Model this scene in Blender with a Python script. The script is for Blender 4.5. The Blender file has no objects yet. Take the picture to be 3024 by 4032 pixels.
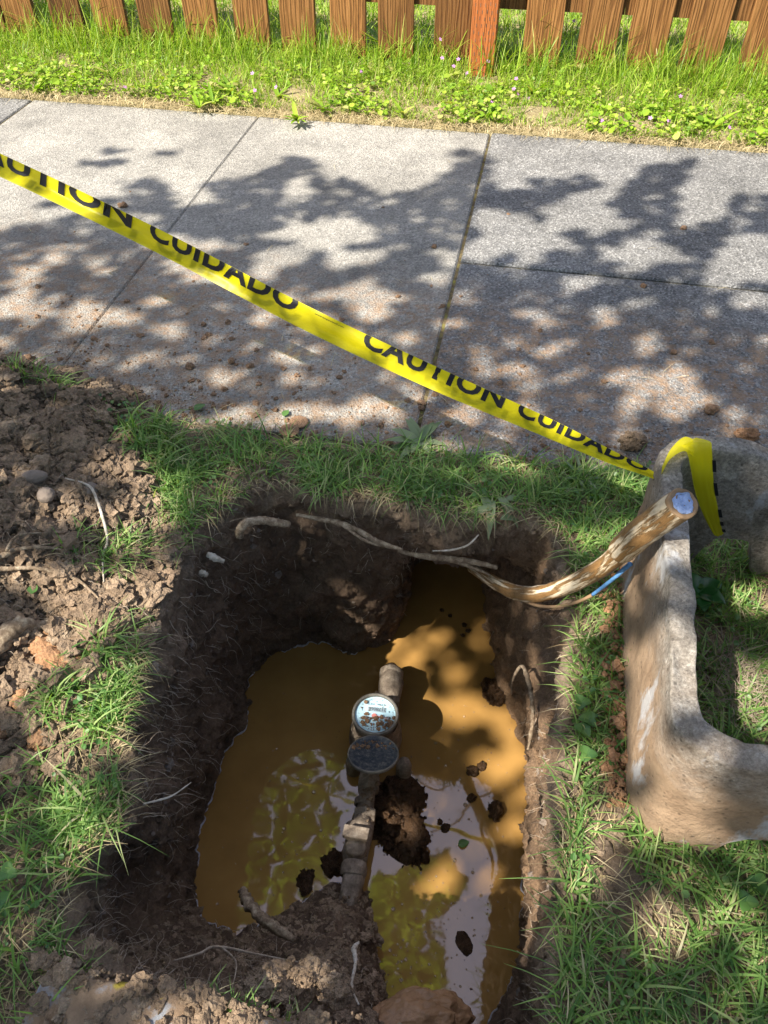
import bpy, math, random
import numpy as np
from mathutils import Vector, Matrix, noise
from math import radians as R, pi, sin, cos

rng = np.random.default_rng(7)
random.seed(7)
SC = bpy.context.scene
COL = SC.collection
# ------------------------------------------------------------------ camera
F_PX, PITCH, CAM_H = 3100.0, 46.5, 1.0
cam = bpy.data.cameras.new('camera'); cam_o = bpy.data.objects.new('camera', cam); COL.objects.link(cam_o)
cam_o.location = (0, 0, CAM_H); cam_o.rotation_euler = (R(90 - PITCH), 0, 0)
cam.sensor_fit = 'VERTICAL'; cam.sensor_height = 36; cam.sensor_width = 27
cam.lens = 36 * F_PX / 4032; cam.clip_start = .02; cam.clip_end = 200
SC.camera = cam_o
# ------------------------------------------------------------------ light
LX, LY = .70, .48                       # horizontal travel of sunlight per metre of drop
SUN_EL = math.atan(1 / math.hypot(LX, LY)); SUN_AZ = math.atan2(-LX, -LY)   # clockwise from +Y
W = bpy.data.worlds.new('World'); SC.world = W; W.use_nodes = True
nt = W.node_tree
sky = nt.nodes.new('ShaderNodeTexSky'); sky.sky_type = 'NISHITA'; sky.sun_disc = False
sky.sun_elevation = SUN_EL; sky.sun_rotation = SUN_AZ
sky.air_density = 1.0; sky.dust_density = 1.5; sky.ozone_density = 1.0
# bright cloud patch added for the water reflection and as fill in the shade
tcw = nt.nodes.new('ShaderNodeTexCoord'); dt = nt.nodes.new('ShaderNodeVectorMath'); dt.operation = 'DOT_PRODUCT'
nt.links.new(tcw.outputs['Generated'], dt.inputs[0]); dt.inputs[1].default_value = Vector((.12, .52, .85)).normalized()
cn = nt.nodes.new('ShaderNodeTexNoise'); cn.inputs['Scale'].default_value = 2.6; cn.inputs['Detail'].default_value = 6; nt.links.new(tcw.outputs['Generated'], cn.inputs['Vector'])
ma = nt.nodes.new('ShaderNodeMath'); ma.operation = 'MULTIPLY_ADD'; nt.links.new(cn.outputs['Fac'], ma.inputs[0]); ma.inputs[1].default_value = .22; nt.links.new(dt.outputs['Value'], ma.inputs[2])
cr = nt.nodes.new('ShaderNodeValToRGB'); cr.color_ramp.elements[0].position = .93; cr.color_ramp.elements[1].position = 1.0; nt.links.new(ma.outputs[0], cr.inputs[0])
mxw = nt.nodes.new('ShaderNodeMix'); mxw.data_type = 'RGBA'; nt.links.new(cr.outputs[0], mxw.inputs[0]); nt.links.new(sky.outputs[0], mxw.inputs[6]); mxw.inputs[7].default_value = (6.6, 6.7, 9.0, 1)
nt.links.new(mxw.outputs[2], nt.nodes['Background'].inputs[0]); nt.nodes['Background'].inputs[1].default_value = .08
sl = bpy.data.lights.new('sun', 'SUN'); sl.energy = 5.0; sl.angle = R(.53); sl.color = (1, .93, .82)
so = bpy.data.objects.new('sun', sl); COL.objects.link(so); so.location = (-3, -2, 8)
so.rotation_euler = Vector((LX, LY, -1)).to_track_quat('-Z', 'Y').to_euler()
SC.view_settings.view_transform = 'Standard'; SC.view_settings.look = 'None'
SC.view_settings.exposure = 1.38; SC.view_settings.gamma = 1
SC.cycles.max_bounces = 8; SC.cycles.transparent_max_bounces = 12

# ------------------------------------------------------------------ helpers
cp, sp = cos(R(PITCH)), sin(R(PITCH))
DS = 3024 / 1659.0
def at(x, y, z=0.0):
    a = (x - 1512) / F_PX; b = (y - 2016) / F_PX
    d = (a, cp - b * sp, -sp - b * cp); t = (z - CAM_H) / d[2]
    return Vector((d[0] * t, d[1] * t, z))
def ad(x, y, z=0.0): return at(x * DS, y * DS, z)
def atd(x, y, depth):
    a = (x - 1512) / F_PX; b = (y - 2016) / F_PX
    return Vector((a * depth, (cp - b * sp) * depth, CAM_H + (-sp - b * cp) * depth))
def proj(P):
    P = np.asarray(P, float); dep = P[:, 1] * cp + (CAM_H - P[:, 2]) * sp
    u = P[:, 0] / dep; v = ((CAM_H - P[:, 2]) * cp - P[:, 1] * sp) / dep
    return 1512 + u * F_PX, 2016 + v * F_PX
def inpoly(px, py, poly):
    r = np.zeros(len(px), bool); n = len(poly)
    for i in range(n):
        x0, y0 = poly[i]; x1, y1 = poly[(i + 1) % n]
        if y0 == y1: continue
        c = ((y0 > py) != (y1 > py)) & (px < (x1 - x0) * (py - y0) / (y1 - y0) + x0)
        r ^= c
    return r
def tag(o, label=None, cat=None, group=None, kind=None):
    if label: o['label'] = label
    if cat: o['category'] = cat
    if group: o['group'] = group
    if kind: o['kind'] = kind
    return o
def link(name, me, mat=None, parent=None):
    o = bpy.data.objects.new(name, me); COL.objects.link(o)
    if mat:
        for m in (mat if isinstance(mat, (list, tuple)) else [mat]): me.materials.append(m)
    if parent: o.parent = parent
    return o
def empty(name, loc=(0, 0, 0)):
    o = bpy.data.objects.new(name, None); COL.objects.link(o); o.location = loc; o.empty_display_size = .05
    bpy.context.view_layer.update()
    return o
def setpar(o, p):
    o.parent = p; o.matrix_parent_inverse = Matrix.Translation(-Vector(p.location)); return o
def qmesh(name, V, Q, mat=None, smooth=True, n=4):
    V = np.asarray(V, np.float32).reshape(-1, 3); Q = np.asarray(Q, np.int32).reshape(-1, n)
    me = bpy.data.meshes.new(name); me.vertices.add(len(V)); me.vertices.foreach_set('co', V.ravel())
    me.loops.add(Q.size); me.loops.foreach_set('vertex_index', Q.ravel())
    me.polygons.add(len(Q)); me.polygons.foreach_set('loop_start', np.arange(0, Q.size, n, dtype=np.int32))
    me.polygons.foreach_set('use_smooth', np.full(len(Q), smooth))
    me.update(calc_edges=True); me.validate()
    return link(name, me, mat)
def fbm(p, s, o=3):
    return noise.fractal(Vector(p) * s, 1.0, 2.0, o)
class MB:
    """collects verts and faces for one mesh"""
    def __init__(s): s.v = []; s.f = []; s.m = []
    def add(s, v, f, m=0):
        b = len(s.v); s.v += [tuple(q) for q in v]; s.f += [tuple(i + b for i in q) for q in f]; s.m += [m] * len(f)
    def box(s, c, d, M=None, m=0):
        x, y, z = d[0] / 2, d[1] / 2, d[2] / 2; c = Vector(c)
        v = [Vector((i * x, j * y, k * z)) for k in (-1, 1) for j in (-1, 1) for i in (-1, 1)]
        v = [c + (M @ q if M else q) for q in v]
        s.add(v, [(0, 2, 3, 1), (4, 5, 7, 6), (0, 1, 5, 4), (2, 6, 7, 3), (0, 4, 6, 2), (1, 3, 7, 5)], m)
    def lathe(s, c, prof, n=32, axis=(0, 0, 1), m=0, ref=None):
        c = Vector(c); ax = Vector(axis).normalized(); t = ax.orthogonal().normalized() if ref is None else Vector(ref).normalized(); b = ax.cross(t)
        v = []
        for r, h in prof:
            for i in range(n):
                a = 2 * pi * i / n; v.append(c + ax * h + (t * cos(a) + b * sin(a)) * r)
        f = []
        for k in range(len(prof) - 1):
            for i in range(n):
                j = (i + 1) % n; f.append((k * n + i, k * n + j, k * n + n + j, k * n + n + i))
        s.add(v, f, m)
    def tube(s, pts, rad, n=8, m=0, rough=0, cap=True):
        pts = [Vector(p) for p in pts]; v = []; N = len(pts)
        if not hasattr(rad, '__len__'): rad = [rad] * N
        t0 = (pts[1] - pts[0]).normalized(); u = t0.orthogonal().normalized()
        for i, p in enumerate(pts):
            t = (pts[min(i + 1, N - 1)] - pts[max(i - 1, 0)]).normalized()
            u = (u - t * u.dot(t)).normalized(); w = t.cross(u)
            for k in range(n):
                a = 2 * pi * k / n; d = u * cos(a) + w * sin(a); r = rad[i]
                q = p + d * r
                if rough: q += d * r * rough * noise.noise(q * (1.2 / max(r, .002)))
                v.append(q)
        f = [(i * n + k, i * n + (k + 1) % n, i * n + n + (k + 1) % n, i * n + n + k) for i in range(N - 1) for k in range(n)]
        if cap: f += [tuple(range(n))[::-1], tuple((N - 1) * n + k for k in range(n))]
        s.add(v, f, m)
    def build(s, name, mat, parent=None, smooth=True):
        me = bpy.data.meshes.new(name); me.from_pydata(s.v, [], s.f); me.update()
        me.polygons.foreach_set('material_index', s.m); me.polygons.foreach_set('use_smooth', [smooth] * len(s.f))
        o = link(name, me, mat)
        if parent: setpar(o, parent)
        return o
def spline(P, n):
    """Catmull-Rom through P (any dimension), n samples"""
    P = np.asarray([list(p) for p in P], float); m = len(P); out = []
    for t in np.linspace(0, m - 1 - 1e-6, n):
        i = int(t); u = t - i
        a, b, c, d = P[max(i - 1, 0)], P[i], P[min(i + 1, m - 1)], P[min(i + 2, m - 1)]
        out.append(.5 * ((2 * b) + (c - a) * u + (2 * a - 5 * b + 4 * c - d) * u * u + (3 * b - a - 3 * c + d) * u ** 3))
    return np.array(out)
def smooth01(a, b, x): 
    t = np.clip((x - a) / (b - a), 0, 1); return t * t * (3 - 2 * t)

# ------------------------------------------------------------------ materials
class NM:
    def __init__(s, name):
        s.m = bpy.data.materials.new(name); s.m.use_nodes = True; s.t = s.m.node_tree; s.N = s.t.nodes
        s.b = s.N['Principled BSDF']; s.out = s.N['Material Output']; s.b.inputs['Specular IOR Level'].default_value = .25
    def n(s, k, **kw):
        q = s.N.new('ShaderNode' + k)
        for a, v in kw.items(): setattr(q, a, v)
        return q
    def l(s, a, b): s.t.links.new(a, b)
    def pos(s): 
        if not hasattr(s, '_p'): s._p = s.n('NewGeometry').outputs['Position']
        return s._p
    def noise(s, scale, detail=4, rough=.6, vec=None):
        q = s.n('TexNoise'); q.inputs['Scale'].default_value = scale; q.inputs['Detail'].default_value = detail; q.inputs['Roughness'].default_value = rough
        s.l(vec or s.pos(), q.inputs['Vector']); return q.outputs['Fac']
    def vor(s, scale, out='Distance', vec=None, feature='F1'):
        q = s.n('TexVoronoi', feature=feature); q.inputs['Scale'].default_value = scale; s.l(vec or s.pos(), q.inputs['Vector']); return q.outputs[out]
    def ramp(s, fac, stops):
        q = s.n('ValToRGB'); e = q.color_ramp.elements
        while len(e) < len(stops): e.new(.5)
        for el, (p, c) in zip(e, stops):
            el.position = p; el.color = tuple(c) + (1,) if hasattr(c, '__len__') else (c, c, c, 1)
        s.l(fac, q.inputs[0]); return q.outputs[0]
    def mix(s, fac, a, b, mode='MIX'):
        q = s.n('Mix', data_type='RGBA', blend_type=mode)
        for i, v in ((0, fac), (6, a), (7, b)):
            if isinstance(v, (int, float)): q.inputs[i].default_value = v if i == 0 else (v, v, v, 1)
            elif isinstance(v, tuple): q.inputs[i].default_value = v + (1,)
            else: s.l(v, q.inputs[i])
        return q.outputs[2]
    def math(s, op, a, b=0.0):
        q = s.n('Math', operation=op)
        for i, v in ((0, a), (1, b)):
            if isinstance(v, (int, float)): q.inputs[i].default_value = v
            else: s.l(v, q.inputs[i])
        return q.outputs[0]
    def bump(s, h, dist=.003, strength=1.0):
        q = s.n('Bump'); q.inputs['Distance'].default_value = dist; q.inputs['Strength'].default_value = strength; s.l(h, q.inputs['Height'])
        if getattr(s, '_b', None): s.l(s._b, q.inputs['Normal'])
        s._b = q.outputs[0]; s.l(s._b, s.b.inputs['Normal']); return s
    def col(s, c, rough=.8):
        if isinstance(c, tuple): s.b.inputs['Base Color'].default_value = c + (1,)
        else: s.l(c, s.b.inputs['Base Color'])
        s.b.inputs['Roughness'].default_value = rough; return s

def soil_mat(name, stops, sc=30, rough=.95, bd=.004):
    m = NM(name); a = m.noise(sc, 8, .7); b = m.noise(sc * 9, 5, .7)
    c = m.ramp(a, [(.3, stops[0]), (.55, stops[1]), (.72, stops[2])])
    c = m.mix(.55, c, m.ramp(b, [(.3, .25), (.7, 1.25)]), 'MULTIPLY')
    r = m.n('NewGeometry').outputs['Random Per Island']
    c = m.mix(.5, c, m.ramp(r, [(0, .55), (1, 1.35)]), 'MULTIPLY')
    m.col(c, rough); m.bump(m.noise(sc * 6, 8, .75), bd); m.bump(m.vor(sc * 14), bd * .35); return m.m
M = {}
M['clod'] = soil_mat('dry_clod_soil', [(.17, .115, .074), (.30, .215, .142), (.45, .345, .24)], 25)
M['crumb'] = soil_mat('crumb_soil', [(.22, .13, .075), (.34, .21, .125), (.46, .31, .20)], 40)
M['wetmud'] = soil_mat('wet_mud', [(.055, .030, .015), (.105, .058, .029), (.17, .098, .05)], 40, .32, .006)
M['clay'] = soil_mat('orange_clay', [(.25, .13, .065), (.38, .21, .11), (.47, .28, .16)], 18)
def ground_mat():
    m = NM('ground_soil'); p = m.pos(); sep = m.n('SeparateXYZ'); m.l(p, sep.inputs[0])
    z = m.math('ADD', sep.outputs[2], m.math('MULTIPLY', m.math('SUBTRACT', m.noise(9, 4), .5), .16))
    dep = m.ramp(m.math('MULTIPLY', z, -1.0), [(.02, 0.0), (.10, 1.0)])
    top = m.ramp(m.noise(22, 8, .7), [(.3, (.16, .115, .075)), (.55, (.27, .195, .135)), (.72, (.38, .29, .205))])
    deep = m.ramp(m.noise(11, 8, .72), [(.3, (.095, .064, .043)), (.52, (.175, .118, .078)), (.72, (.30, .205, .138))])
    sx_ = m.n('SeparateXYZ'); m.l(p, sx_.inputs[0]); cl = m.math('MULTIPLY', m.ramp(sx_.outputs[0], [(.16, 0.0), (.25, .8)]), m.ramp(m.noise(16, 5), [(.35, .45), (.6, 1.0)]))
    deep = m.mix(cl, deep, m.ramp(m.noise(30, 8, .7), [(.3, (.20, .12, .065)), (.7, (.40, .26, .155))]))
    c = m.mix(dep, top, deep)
    c = m.mix(.6, c, m.ramp(m.noise(240, 6, .7), [(.3, .3), (.7, 1.3)]), 'MULTIPLY')
    # pale gravel bits
    v = m.n('TexVoronoi'); v.inputs['Scale'].default_value = 70; m.l(p, v.inputs['Vector'])
    mk = m.math('MULTIPLY', m.ramp(v.outputs['Distance'], [(.18, 1.0), (.26, 0.0)]), m.ramp(v.outputs['Color'], [(.86, 0.0), (.9, 1.0)]))
    c = m.mix(m.math('MULTIPLY', mk, .6), c, (.33, .27, .22))
    m.col(c, .95); m.bump(m.noise(60, 10, .75), .009); m.bump(m.noise(330, 6, .75), .0025); return m.m
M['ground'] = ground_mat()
def turf_mat():
    m = NM('turf_soil'); c = m.ramp(m.noise(14, 8, .75), [(.3, (.20, .15, .08)), (.5, (.34, .28, .15)), (.7, (.46, .38, .22))])
    c = m.mix(.5, c, m.ramp(m.noise(180, 5), [(.3, .3), (.7, 1.3)]), 'MULTIPLY'); m.col(c, .95); m.bump(m.noise(90, 8, .8), .01); return m.m
M['turf'] = turf_mat()
def walk_mat(name, dark, lo, hi):
    m = NM(name); p = m.pos()
    c = m.ramp(m.noise(5, 8, .75), [(.3, lo), (.7, hi)])
    v = m.n('TexVoronoi'); v.inputs['Scale'].default_value = 230; m.l(p, v.inputs['Vector'])
    g = m.ramp(v.outputs['Color'], [(0, .32), (.3, .7), (.65, 1.0), (1, 1.9 if dark else 1.5)])
    c = m.mix(.95 if dark else .75, c, g, 'MULTIPLY')
    c = m.mix(.5, c, m.ramp(m.noise(420, 4, .8), [(.35, .45), (.65, 1.35)]), 'MULTIPLY')
    # trodden soil rubbed into the surface on the pit side
    sep = m.n('SeparateXYZ'); m.l(p, sep.inputs[0])
    near = m.math('ADD', m.math('MULTIPLY', sep.outputs[1], -1.0), m.math('MULTIPLY', sep.outputs[0], -.25))
    near = m.ramp(m.math('ADD', m.math('ADD', near, 2.35), m.math('MULTIPLY', m.noise(6, 5), .5)), [(.80, 0.0), (1.3, .75)])
    d = m.math('MULTIPLY', near, m.ramp(m.noise(34, 8, .8), [(.44, 0.0), (.58, 1.0)]))
    c = m.mix(d, c, (.30, .19, .11))
    st = m.ramp(m.noise(2.1, 6, .7), [(.44, 1.0), (.62, .72)]); c = m.mix(1.0, c, st, 'MULTIPLY')
    m.col(c, .9); m.bump(v.outputs['Distance'], .0022); m.bump(m.noise(120, 8, .8), .0022); return m.m
M['walk_light'] = walk_mat('pale_concrete', False, (.24, .230, .208), (.40, .378, .335))
M['walk_dark'] = walk_mat('pebbly_concrete', True, (.17, .168, .165), (.285, .278, .262))
def moss_mat():
    m = NM('joint_moss'); m.col(m.ramp(m.noise(60, 6), [(.35, (.10, .085, .045)), (.5, (.20, .15, .08)), (.68, (.25, .24, .05))]), .95); m.bump(m.noise(300, 6), .004); return m.m
M['moss'] = moss_mat()
def leaf_mat(name, stops, trans=.45, rough=.45, spec=.3):
    m = NM(name); r = m.n('NewGeometry').outputs['Random Per Island']
    c = m.ramp(r, stops); c = m.mix(.5, c, m.ramp(m.noise(12, 3), [(.3, .65), (.7, 1.3)]), 'MULTIPLY')
    m.col(c, rough); m.b.inputs['Specular IOR Level'].default_value = spec
    t = m.n('BsdfTranslucent'); m.l(m.mix(1.0, c, (1.15, 1.25, .35), 'MULTIPLY'), t.inputs[0])
    x = m.n('MixShader'); x.inputs[0].default_value = trans; m.l(m.b.outputs[0], x.inputs[1]); m.l(t.outputs[0], x.inputs[2]); m.l(x.outputs[0], m.out.inputs[0]); return m.m
M['grass'] = leaf_mat('grass_blades', [(0, (.085, .185, .045)), (.45, (.17, .30, .075)), (.8, (.28, .41, .12)), (.93, (.38, .44, .20)), (1, (.50, .44, .28))])
M['sungrass'] = leaf_mat('verge_grass', [(0, (.12, .24, .018)), (.5, (.24, .38, .03)), (.85, (.36, .46, .06)), (1, (.42, .38, .15))], .4)
M['straw'] = leaf_mat('dry_straw', [(0, (.26, .19, .10)), (.5, (.42, .33, .18)), (1, (.58, .49, .30))], .2, .7)
M['weed'] = leaf_mat('weed_leaf', [(0, (.05, .13, .035)), (.6, (.10, .21, .05)), (1, (.19, .29, .10))], .35, .4, .4)
M['paleweed'] = leaf_mat('wilted_leaf', [(0, (.13, .19, .09)), (1, (.26, .31, .17))], .3, .6)
M['darkleaf'] = leaf_mat('glossy_leaf', [(0, (.02, .10, .02)), (1, (.04, .15, .03))], .3, .25, .5)
M['canopy'] = leaf_mat('tree_leaf', [(0, (.05, .11, .02)), (.6, (.09, .17, .03)), (1, (.16, .24, .05))], .5)
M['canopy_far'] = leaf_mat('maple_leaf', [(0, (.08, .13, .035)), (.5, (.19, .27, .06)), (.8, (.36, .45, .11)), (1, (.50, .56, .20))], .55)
M['canopy_shade'] = leaf_mat('shade_tinted_leaf', [(0, (.03, .06, .012)), (1, (.06, .10, .02))], .15)  # darker copy of the far leaves, with shade put into the colour
M['petal'] = leaf_mat('violet_petal', [(0, (.42, .16, .50)), (1, (.60, .30, .66))], .3, .6)
def wood_root(name, stops, sc=90):
    m = NM(name); c = m.ramp(m.noise(sc, 6, .7), [(.3, stops[0]), (.5, stops[1]), (.68, stops[2])]); m.col(c, .85); m.bump(m.noise(sc * 3, 6, .8), .003); return m.m
M['root'] = wood_root('root_bark', [(.10, .065, .04), (.26, .19, .125), (.50, .41, .29)])
M['roothair'] = wood_root('fine_root', [(.22, .165, .12), (.40, .32, .24), (.55, .46, .36)])
M['paleroot'] = wood_root('peeled_root', [(.30, .24, .17), (.58, .50, .40), (.75, .70, .62)])
M['bark'] = wood_root('tree_bark', [(.06, .045, .035), (.13, .10, .075), (.2, .16, .12)], 12)
M['stone'] = wood_root('river_stone', [(.13, .105, .085), (.20, .16, .13), (.27, .22, .175)], 30)
M['pale'] = wood_root('pale_flakes', [(.42, .40, .42), (.60, .58, .60), (.30, .26, .24)], 60)
def fence_mat(name, lo, mid, hi):
    m = NM(name); tc = m.n('TexCoord'); mp = m.n('Mapping'); m.l(tc.outputs['Object'], mp.inputs[0]); mp.inputs['Scale'].default_value = (1, 1, .06)
    oi = m.n('ObjectInfo'); ad_ = m.n('VectorMath', operation='ADD'); m.l(mp.outputs[0], ad_.inputs[0]); sc_ = m.n('VectorMath', operation='SCALE'); sc_.inputs[0].default_value = (37, 11, 5); m.l(oi.outputs['Random'], sc_.inputs['Scale']); m.l(sc_.outputs[0], ad_.inputs[1])
    v = ad_.outputs[0]
    w = m.n('TexWave', wave_type='BANDS', bands_direction='X'); w.inputs['Scale'].default_value = 24; w.inputs['Distortion'].default_value = 14; w.inputs['Detail'].default_value = 4; w.inputs['Detail Scale'].default_value = 1.6; m.l(v, w.inputs['Vector'])
    g = m.noise(170, 5, .7, v)
    c = m.ramp(m.mix(.75, w.outputs['Fac'], g), [(.28, lo), (.5, mid), (.78, hi)])
    kn = m.vor(9, vec=v); c = m.mix(m.ramp(kn, [(.05, .8), (.13, 0.0)]), c, tuple(x * .45 for x in lo))
    c = m.mix(.8, c, m.ramp(oi.outputs['Random'], [(0, .5), (.5, 1.0), (1, 1.35)]), 'MULTIPLY')
    m.col(c, .55); m.bump(w.outputs['Fac'], .0015); m.bump(g, .002); return m.m
M['picket'] = fence_mat('stained_cedar', (.085, .036, .012), (.18, .082, .025), (.29, .145, .052))
M['post'] = fence_mat('stained_post', (.25, .075, .022), (.33, .105, .03), (.39, .135, .042))
def water_mat():
    m = NM('muddy_water'); c = m.ramp(m.noise(7, 4), [(.3, (.25, .138, .040)), (.7, (.35, .198, .060))])
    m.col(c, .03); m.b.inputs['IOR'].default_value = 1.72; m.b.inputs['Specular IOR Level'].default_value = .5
    m.bump(m.noise(9, 2, .4), .0009); m.bump(m.noise(40, 2, .5), .00003)
    return m.m
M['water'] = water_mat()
def conc_mat():
    m = NM('rough_concrete'); sep = m.n('SeparateXYZ'); tc = m.n('TexCoord'); m.l(tc.outputs['Object'], sep.inputs[0])
    base = m.ramp(m.noise(40, 8, .7), [(.3, (.20, .18, .155)), (.55, (.38, .35, .305)), (.72, (.56, .53, .48))])
    base = m.mix(.8, base, m.ramp(m.noise(230, 5, .8), [(.34, .3), (.66, 1.3)]), 'MULTIPLY'); ag = m.n('TexVoronoi'); ag.inputs['Scale'].default_value = 150; m.l(m.pos(), ag.inputs['Vector']); base = m.mix(.5, base, m.ramp(ag.outputs['Color'], [(0, .45), (.5, .95), (1, 1.35)]), 'MULTIPLY')
    mud = m.ramp(m.noise(28, 8, .7), [(.3, (.25, .16, .095)), (.7, (.42, .29, .18))])
    zz = m.math('ADD', sep.outputs[2], m.math('MULTIPLY', m.math('SUBTRACT', m.noise(10, 5), .5), .12))
    def rng_(s_, a, b): return m.math('MULTIPLY', m.ramp(s_, [(a, 0.0), (a + .006, 1.0)]), m.ramp(s_, [(b - .006, 1.0), (b, 0.0)]))
    inner = m.math('MULTIPLY', rng_(sep.outputs[0], .0325, .34), rng_(sep.outputs[1], .034, .493))
    mudf = m.math('MULTIPLY', m.ramp(zz, [(.14, .95), (.235, .12)]), m.math('SUBTRACT', 1.0, m.math('MULTIPLY', inner, .85)))
    c = m.mix(mudf, base, mud)
    pit = m.ramp(m.vor(75), [(.10, .35), (.2, 1.0)]); c = m.mix(.7, c, pit, 'MULTIPLY')
    mp = m.n('Mapping'); mp.inputs['Scale'].default_value = (1, 1, .45); m.l(tc.outputs['Object'], mp.inputs[0])
    sm = m.ramp(m.noise(13, 6, .65, mp.outputs[0]), [(.585, 0.0), (.66, .8)]); c = m.mix(sm, c, (.50, .50, .51))
    m.col(c, .85); m.bump(m.noise(120, 8, .8), .006); m.bump(m.noise(30, 4), .005); return m.m
M['conc'] = conc_mat()
def slabedge_mat():
    m = NM('muddy_concrete_edge'); mud = m.ramp(m.noise(22, 8, .75), [(.3, (.20, .13, .08)), (.55, (.34, .235, .15)), (.75, (.46, .34, .235))])
    c = m.mix(m.ramp(m.noise(11, 6, .7), [(.55, 0.0), (.63, .85)]), mud, (.33, .36, .40)); c = m.mix(m.ramp(m.noise(15.3, 3), [(.665, 0.0), (.70, .9)]), c, (.52, .42, .06))
    m.col(c, .9); m.bump(m.noise(90, 8, .8), .005); return m.m
M['slabedge'] = slabedge_mat()
def pipe_mat():
    m = NM('mud_smeared_pipe'); at_ = m.n('Attribute'); at_.attribute_name = 'along'
    k = m.noise(1.25, 5, .62, at_.outputs['Vector'])
    c = m.ramp(k, [(.36, (.22, .12, .045)), (.49, (.31, .175, .07)), (.52, (.55, .41, .25)), (.60, (.68, .57, .41))])
    c = m.mix(.35, c, m.ramp(m.noise(160, 5), [(.3, .5), (.7, 1.2)]), 'MULTIPLY')
    m.col(c, .45); m.bump(m.ramp(k, [(.47, 1.0), (.54, 0.0)]), .003); m.bump(m.noise(220, 6, .8), .0015); return m.m
M['pipe'] = pipe_mat()
def simple(name, c, rough=.5, metal=0, sc=60, var=.5, bd=.001):
    m = NM(name); q = m.mix(var, c, m.ramp(m.noise(sc, 6, .7), [(.3, .35), (.7, 1.4)]), 'MULTIPLY'); m.col(q, rough); m.b.inputs['Metallic'].default_value = metal; m.bump(m.noise(sc * 3, 6), bd); return m.m
M['pipe_end'] = simple('pale_blue_seal', (.36, .47, .74), .45, 0, 70, .35, .004)
M['blue'] = simple('blue_sheath', (.10, .25, .50), .5, 0, 90, .75)
M['mudcoat'] = simple('mud_coated_wire', (.28, .18, .10), .6, 0, 50, .4)
def brass_mat():
    m = NM('dirty_brass'); c = m.ramp(m.noise(55, 8, .75), [(.28, (.08, .06, .045)), (.5, (.24, .19, .145)), (.7, (.45, .38, .30))]); m.col(c, .65); m.bump(m.noise(150, 8, .8), .003); return m.m
M['brass'] = brass_mat()
def lid_mat():
    m = NM('dusty_dark_lid'); c = m.ramp(m.noise(120, 8, .8), [(.42, (.022, .030, .042)), (.56, (.075, .080, .085)), (.68, (.25, .225, .19))]); m.col(c, .4); m.bump(m.noise(200, 6), .0012); return m.m
M['lid'] = lid_mat()
M['bezel'] = simple('worn_bezel', (.16, .15, .13), .5, .2, 120, .6)
M['dial'] = simple('dial_paper', (.42, .62, .72), .5, 0, 40, .12, .0002)
M['ink'] = simple('dial_ink', (.10, .13, .16), .4, 0, 40, .1, .0001)
M['counter'] = simple('counter_window', (.27, .34, .38), .3, 0, 40, .1, .0001)
M['red'] = simple('needle_red', (.58, .22, .19), .4, 0, 40, .1, .0001)
def tape_mat():
    m = NM('yellow_tape_film'); c = m.mix(.25, (.80, .72, .010), m.ramp(m.noise(9, 3), [(.35, .75), (.65, 1.15)]), 'MULTIPLY'); m.col(c, .38); m.b.inputs['Specular IOR Level'].default_value = .35
    t = m.n('BsdfTranslucent'); m.l(m.mix(1.0, c, (1.0, 1.05, .5), 'MULTIPLY'), t.inputs[0]); tr = m.n('BsdfTransparent'); tr.inputs[0].default_value = (1, .95, .2, 1)
    x = m.n('MixShader'); x.inputs[0].default_value = .38; m.l(m.b.outputs[0], x.inputs[1]); m.l(t.outputs[0], x.inputs[2])
    y = m.n('MixShader'); y.inputs[0].default_value = .34; m.l(x.outputs[0], y.inputs[1]); m.l(tr.outputs[0], y.inputs[2]); m.l(y.outputs[0], m.out.inputs[0])
    m.bump(m.noise(14, 3), .004); return m.m
M['tape'] = tape_mat()
M['black'] = simple('black_print', (.006, .006, .009), .55, 0, 40, .1, .0002)
def bubble_mat():
    m = NM('bubble_film'); m.b.inputs['Transmission Weight'].default_value = .85; m.b.inputs['IOR'].default_value = 1.33; m.col((.9, .8, .6), .05); return m.m
M['bubble'] = bubble_mat()

# ------------------------------------------------------------------ ground with the pit
WZ = -.50
PAIRS = [(330,1400,535,1475),(350,1300,560,1440),(395,1200,600,1405),(450,1125,650,1395),(530,1070,700,1390),(640,1055,745,1408),(750,1085,800,1400),(850,1090,850,1370),
 (950,1118,868,1300),(1040,1125,890,1235),(1110,1115,960,1200),(1185,1140,1040,1225),(1222,1230,1052,1320),(1238,1340,1062,1440),(1228,1480,1105,1530),(1218,1600,1135,1600),
 (1212,1720,1143,1700),(1208,1850,1140,1820),(1204,2000,1128,1950),(1198,2150,1125,2080),(1190,2290,1085,2160),(1100,2400,1000,2225),(940,2420,880,2215),(830,2360,818,2120),
 (740,2300,808,2020),(670,2255,798,1925),(610,2205,742,1895),(520,2178,650,1925),(425,2150,590,1975),(320,2118,510,1998),(215,2088,440,1968),(135,2020,413,1920),
 (165,1870,422,1840),(270,1765,445,1740),(285,1640,485,1640),(268,1560,522,1560),(300,1470,530,1510)]
TUN = [0]*8 + [.6, 1, 1, 1, .3] + [0]*24
BANK = [0]*21 + [.3, .8, 1, 1, 1, 1, 1, 1, 1, .6] + [0]*6
def soilh(x, y):
    """height of the ground and of the spoil heaped on it"""
    m = .085 * smooth01(-.40, -.78, x + .10 * (y - .95)) * smooth01(.50, .85, y) * (1 - smooth01(1.08, 1.24, y + .19 * x))
    m += .02 * smooth01(-.36, -.50, x) * smooth01(.48, .62, y) * (1 - smooth01(1.0, 1.2, y + .19 * x))
    return m
rim = np.array([list(ad(a, b)) for a, b, c, d in PAIRS]); wat = np.array([list(ad(c, d, WZ)) for a, b, c, d in PAIRS])
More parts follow.
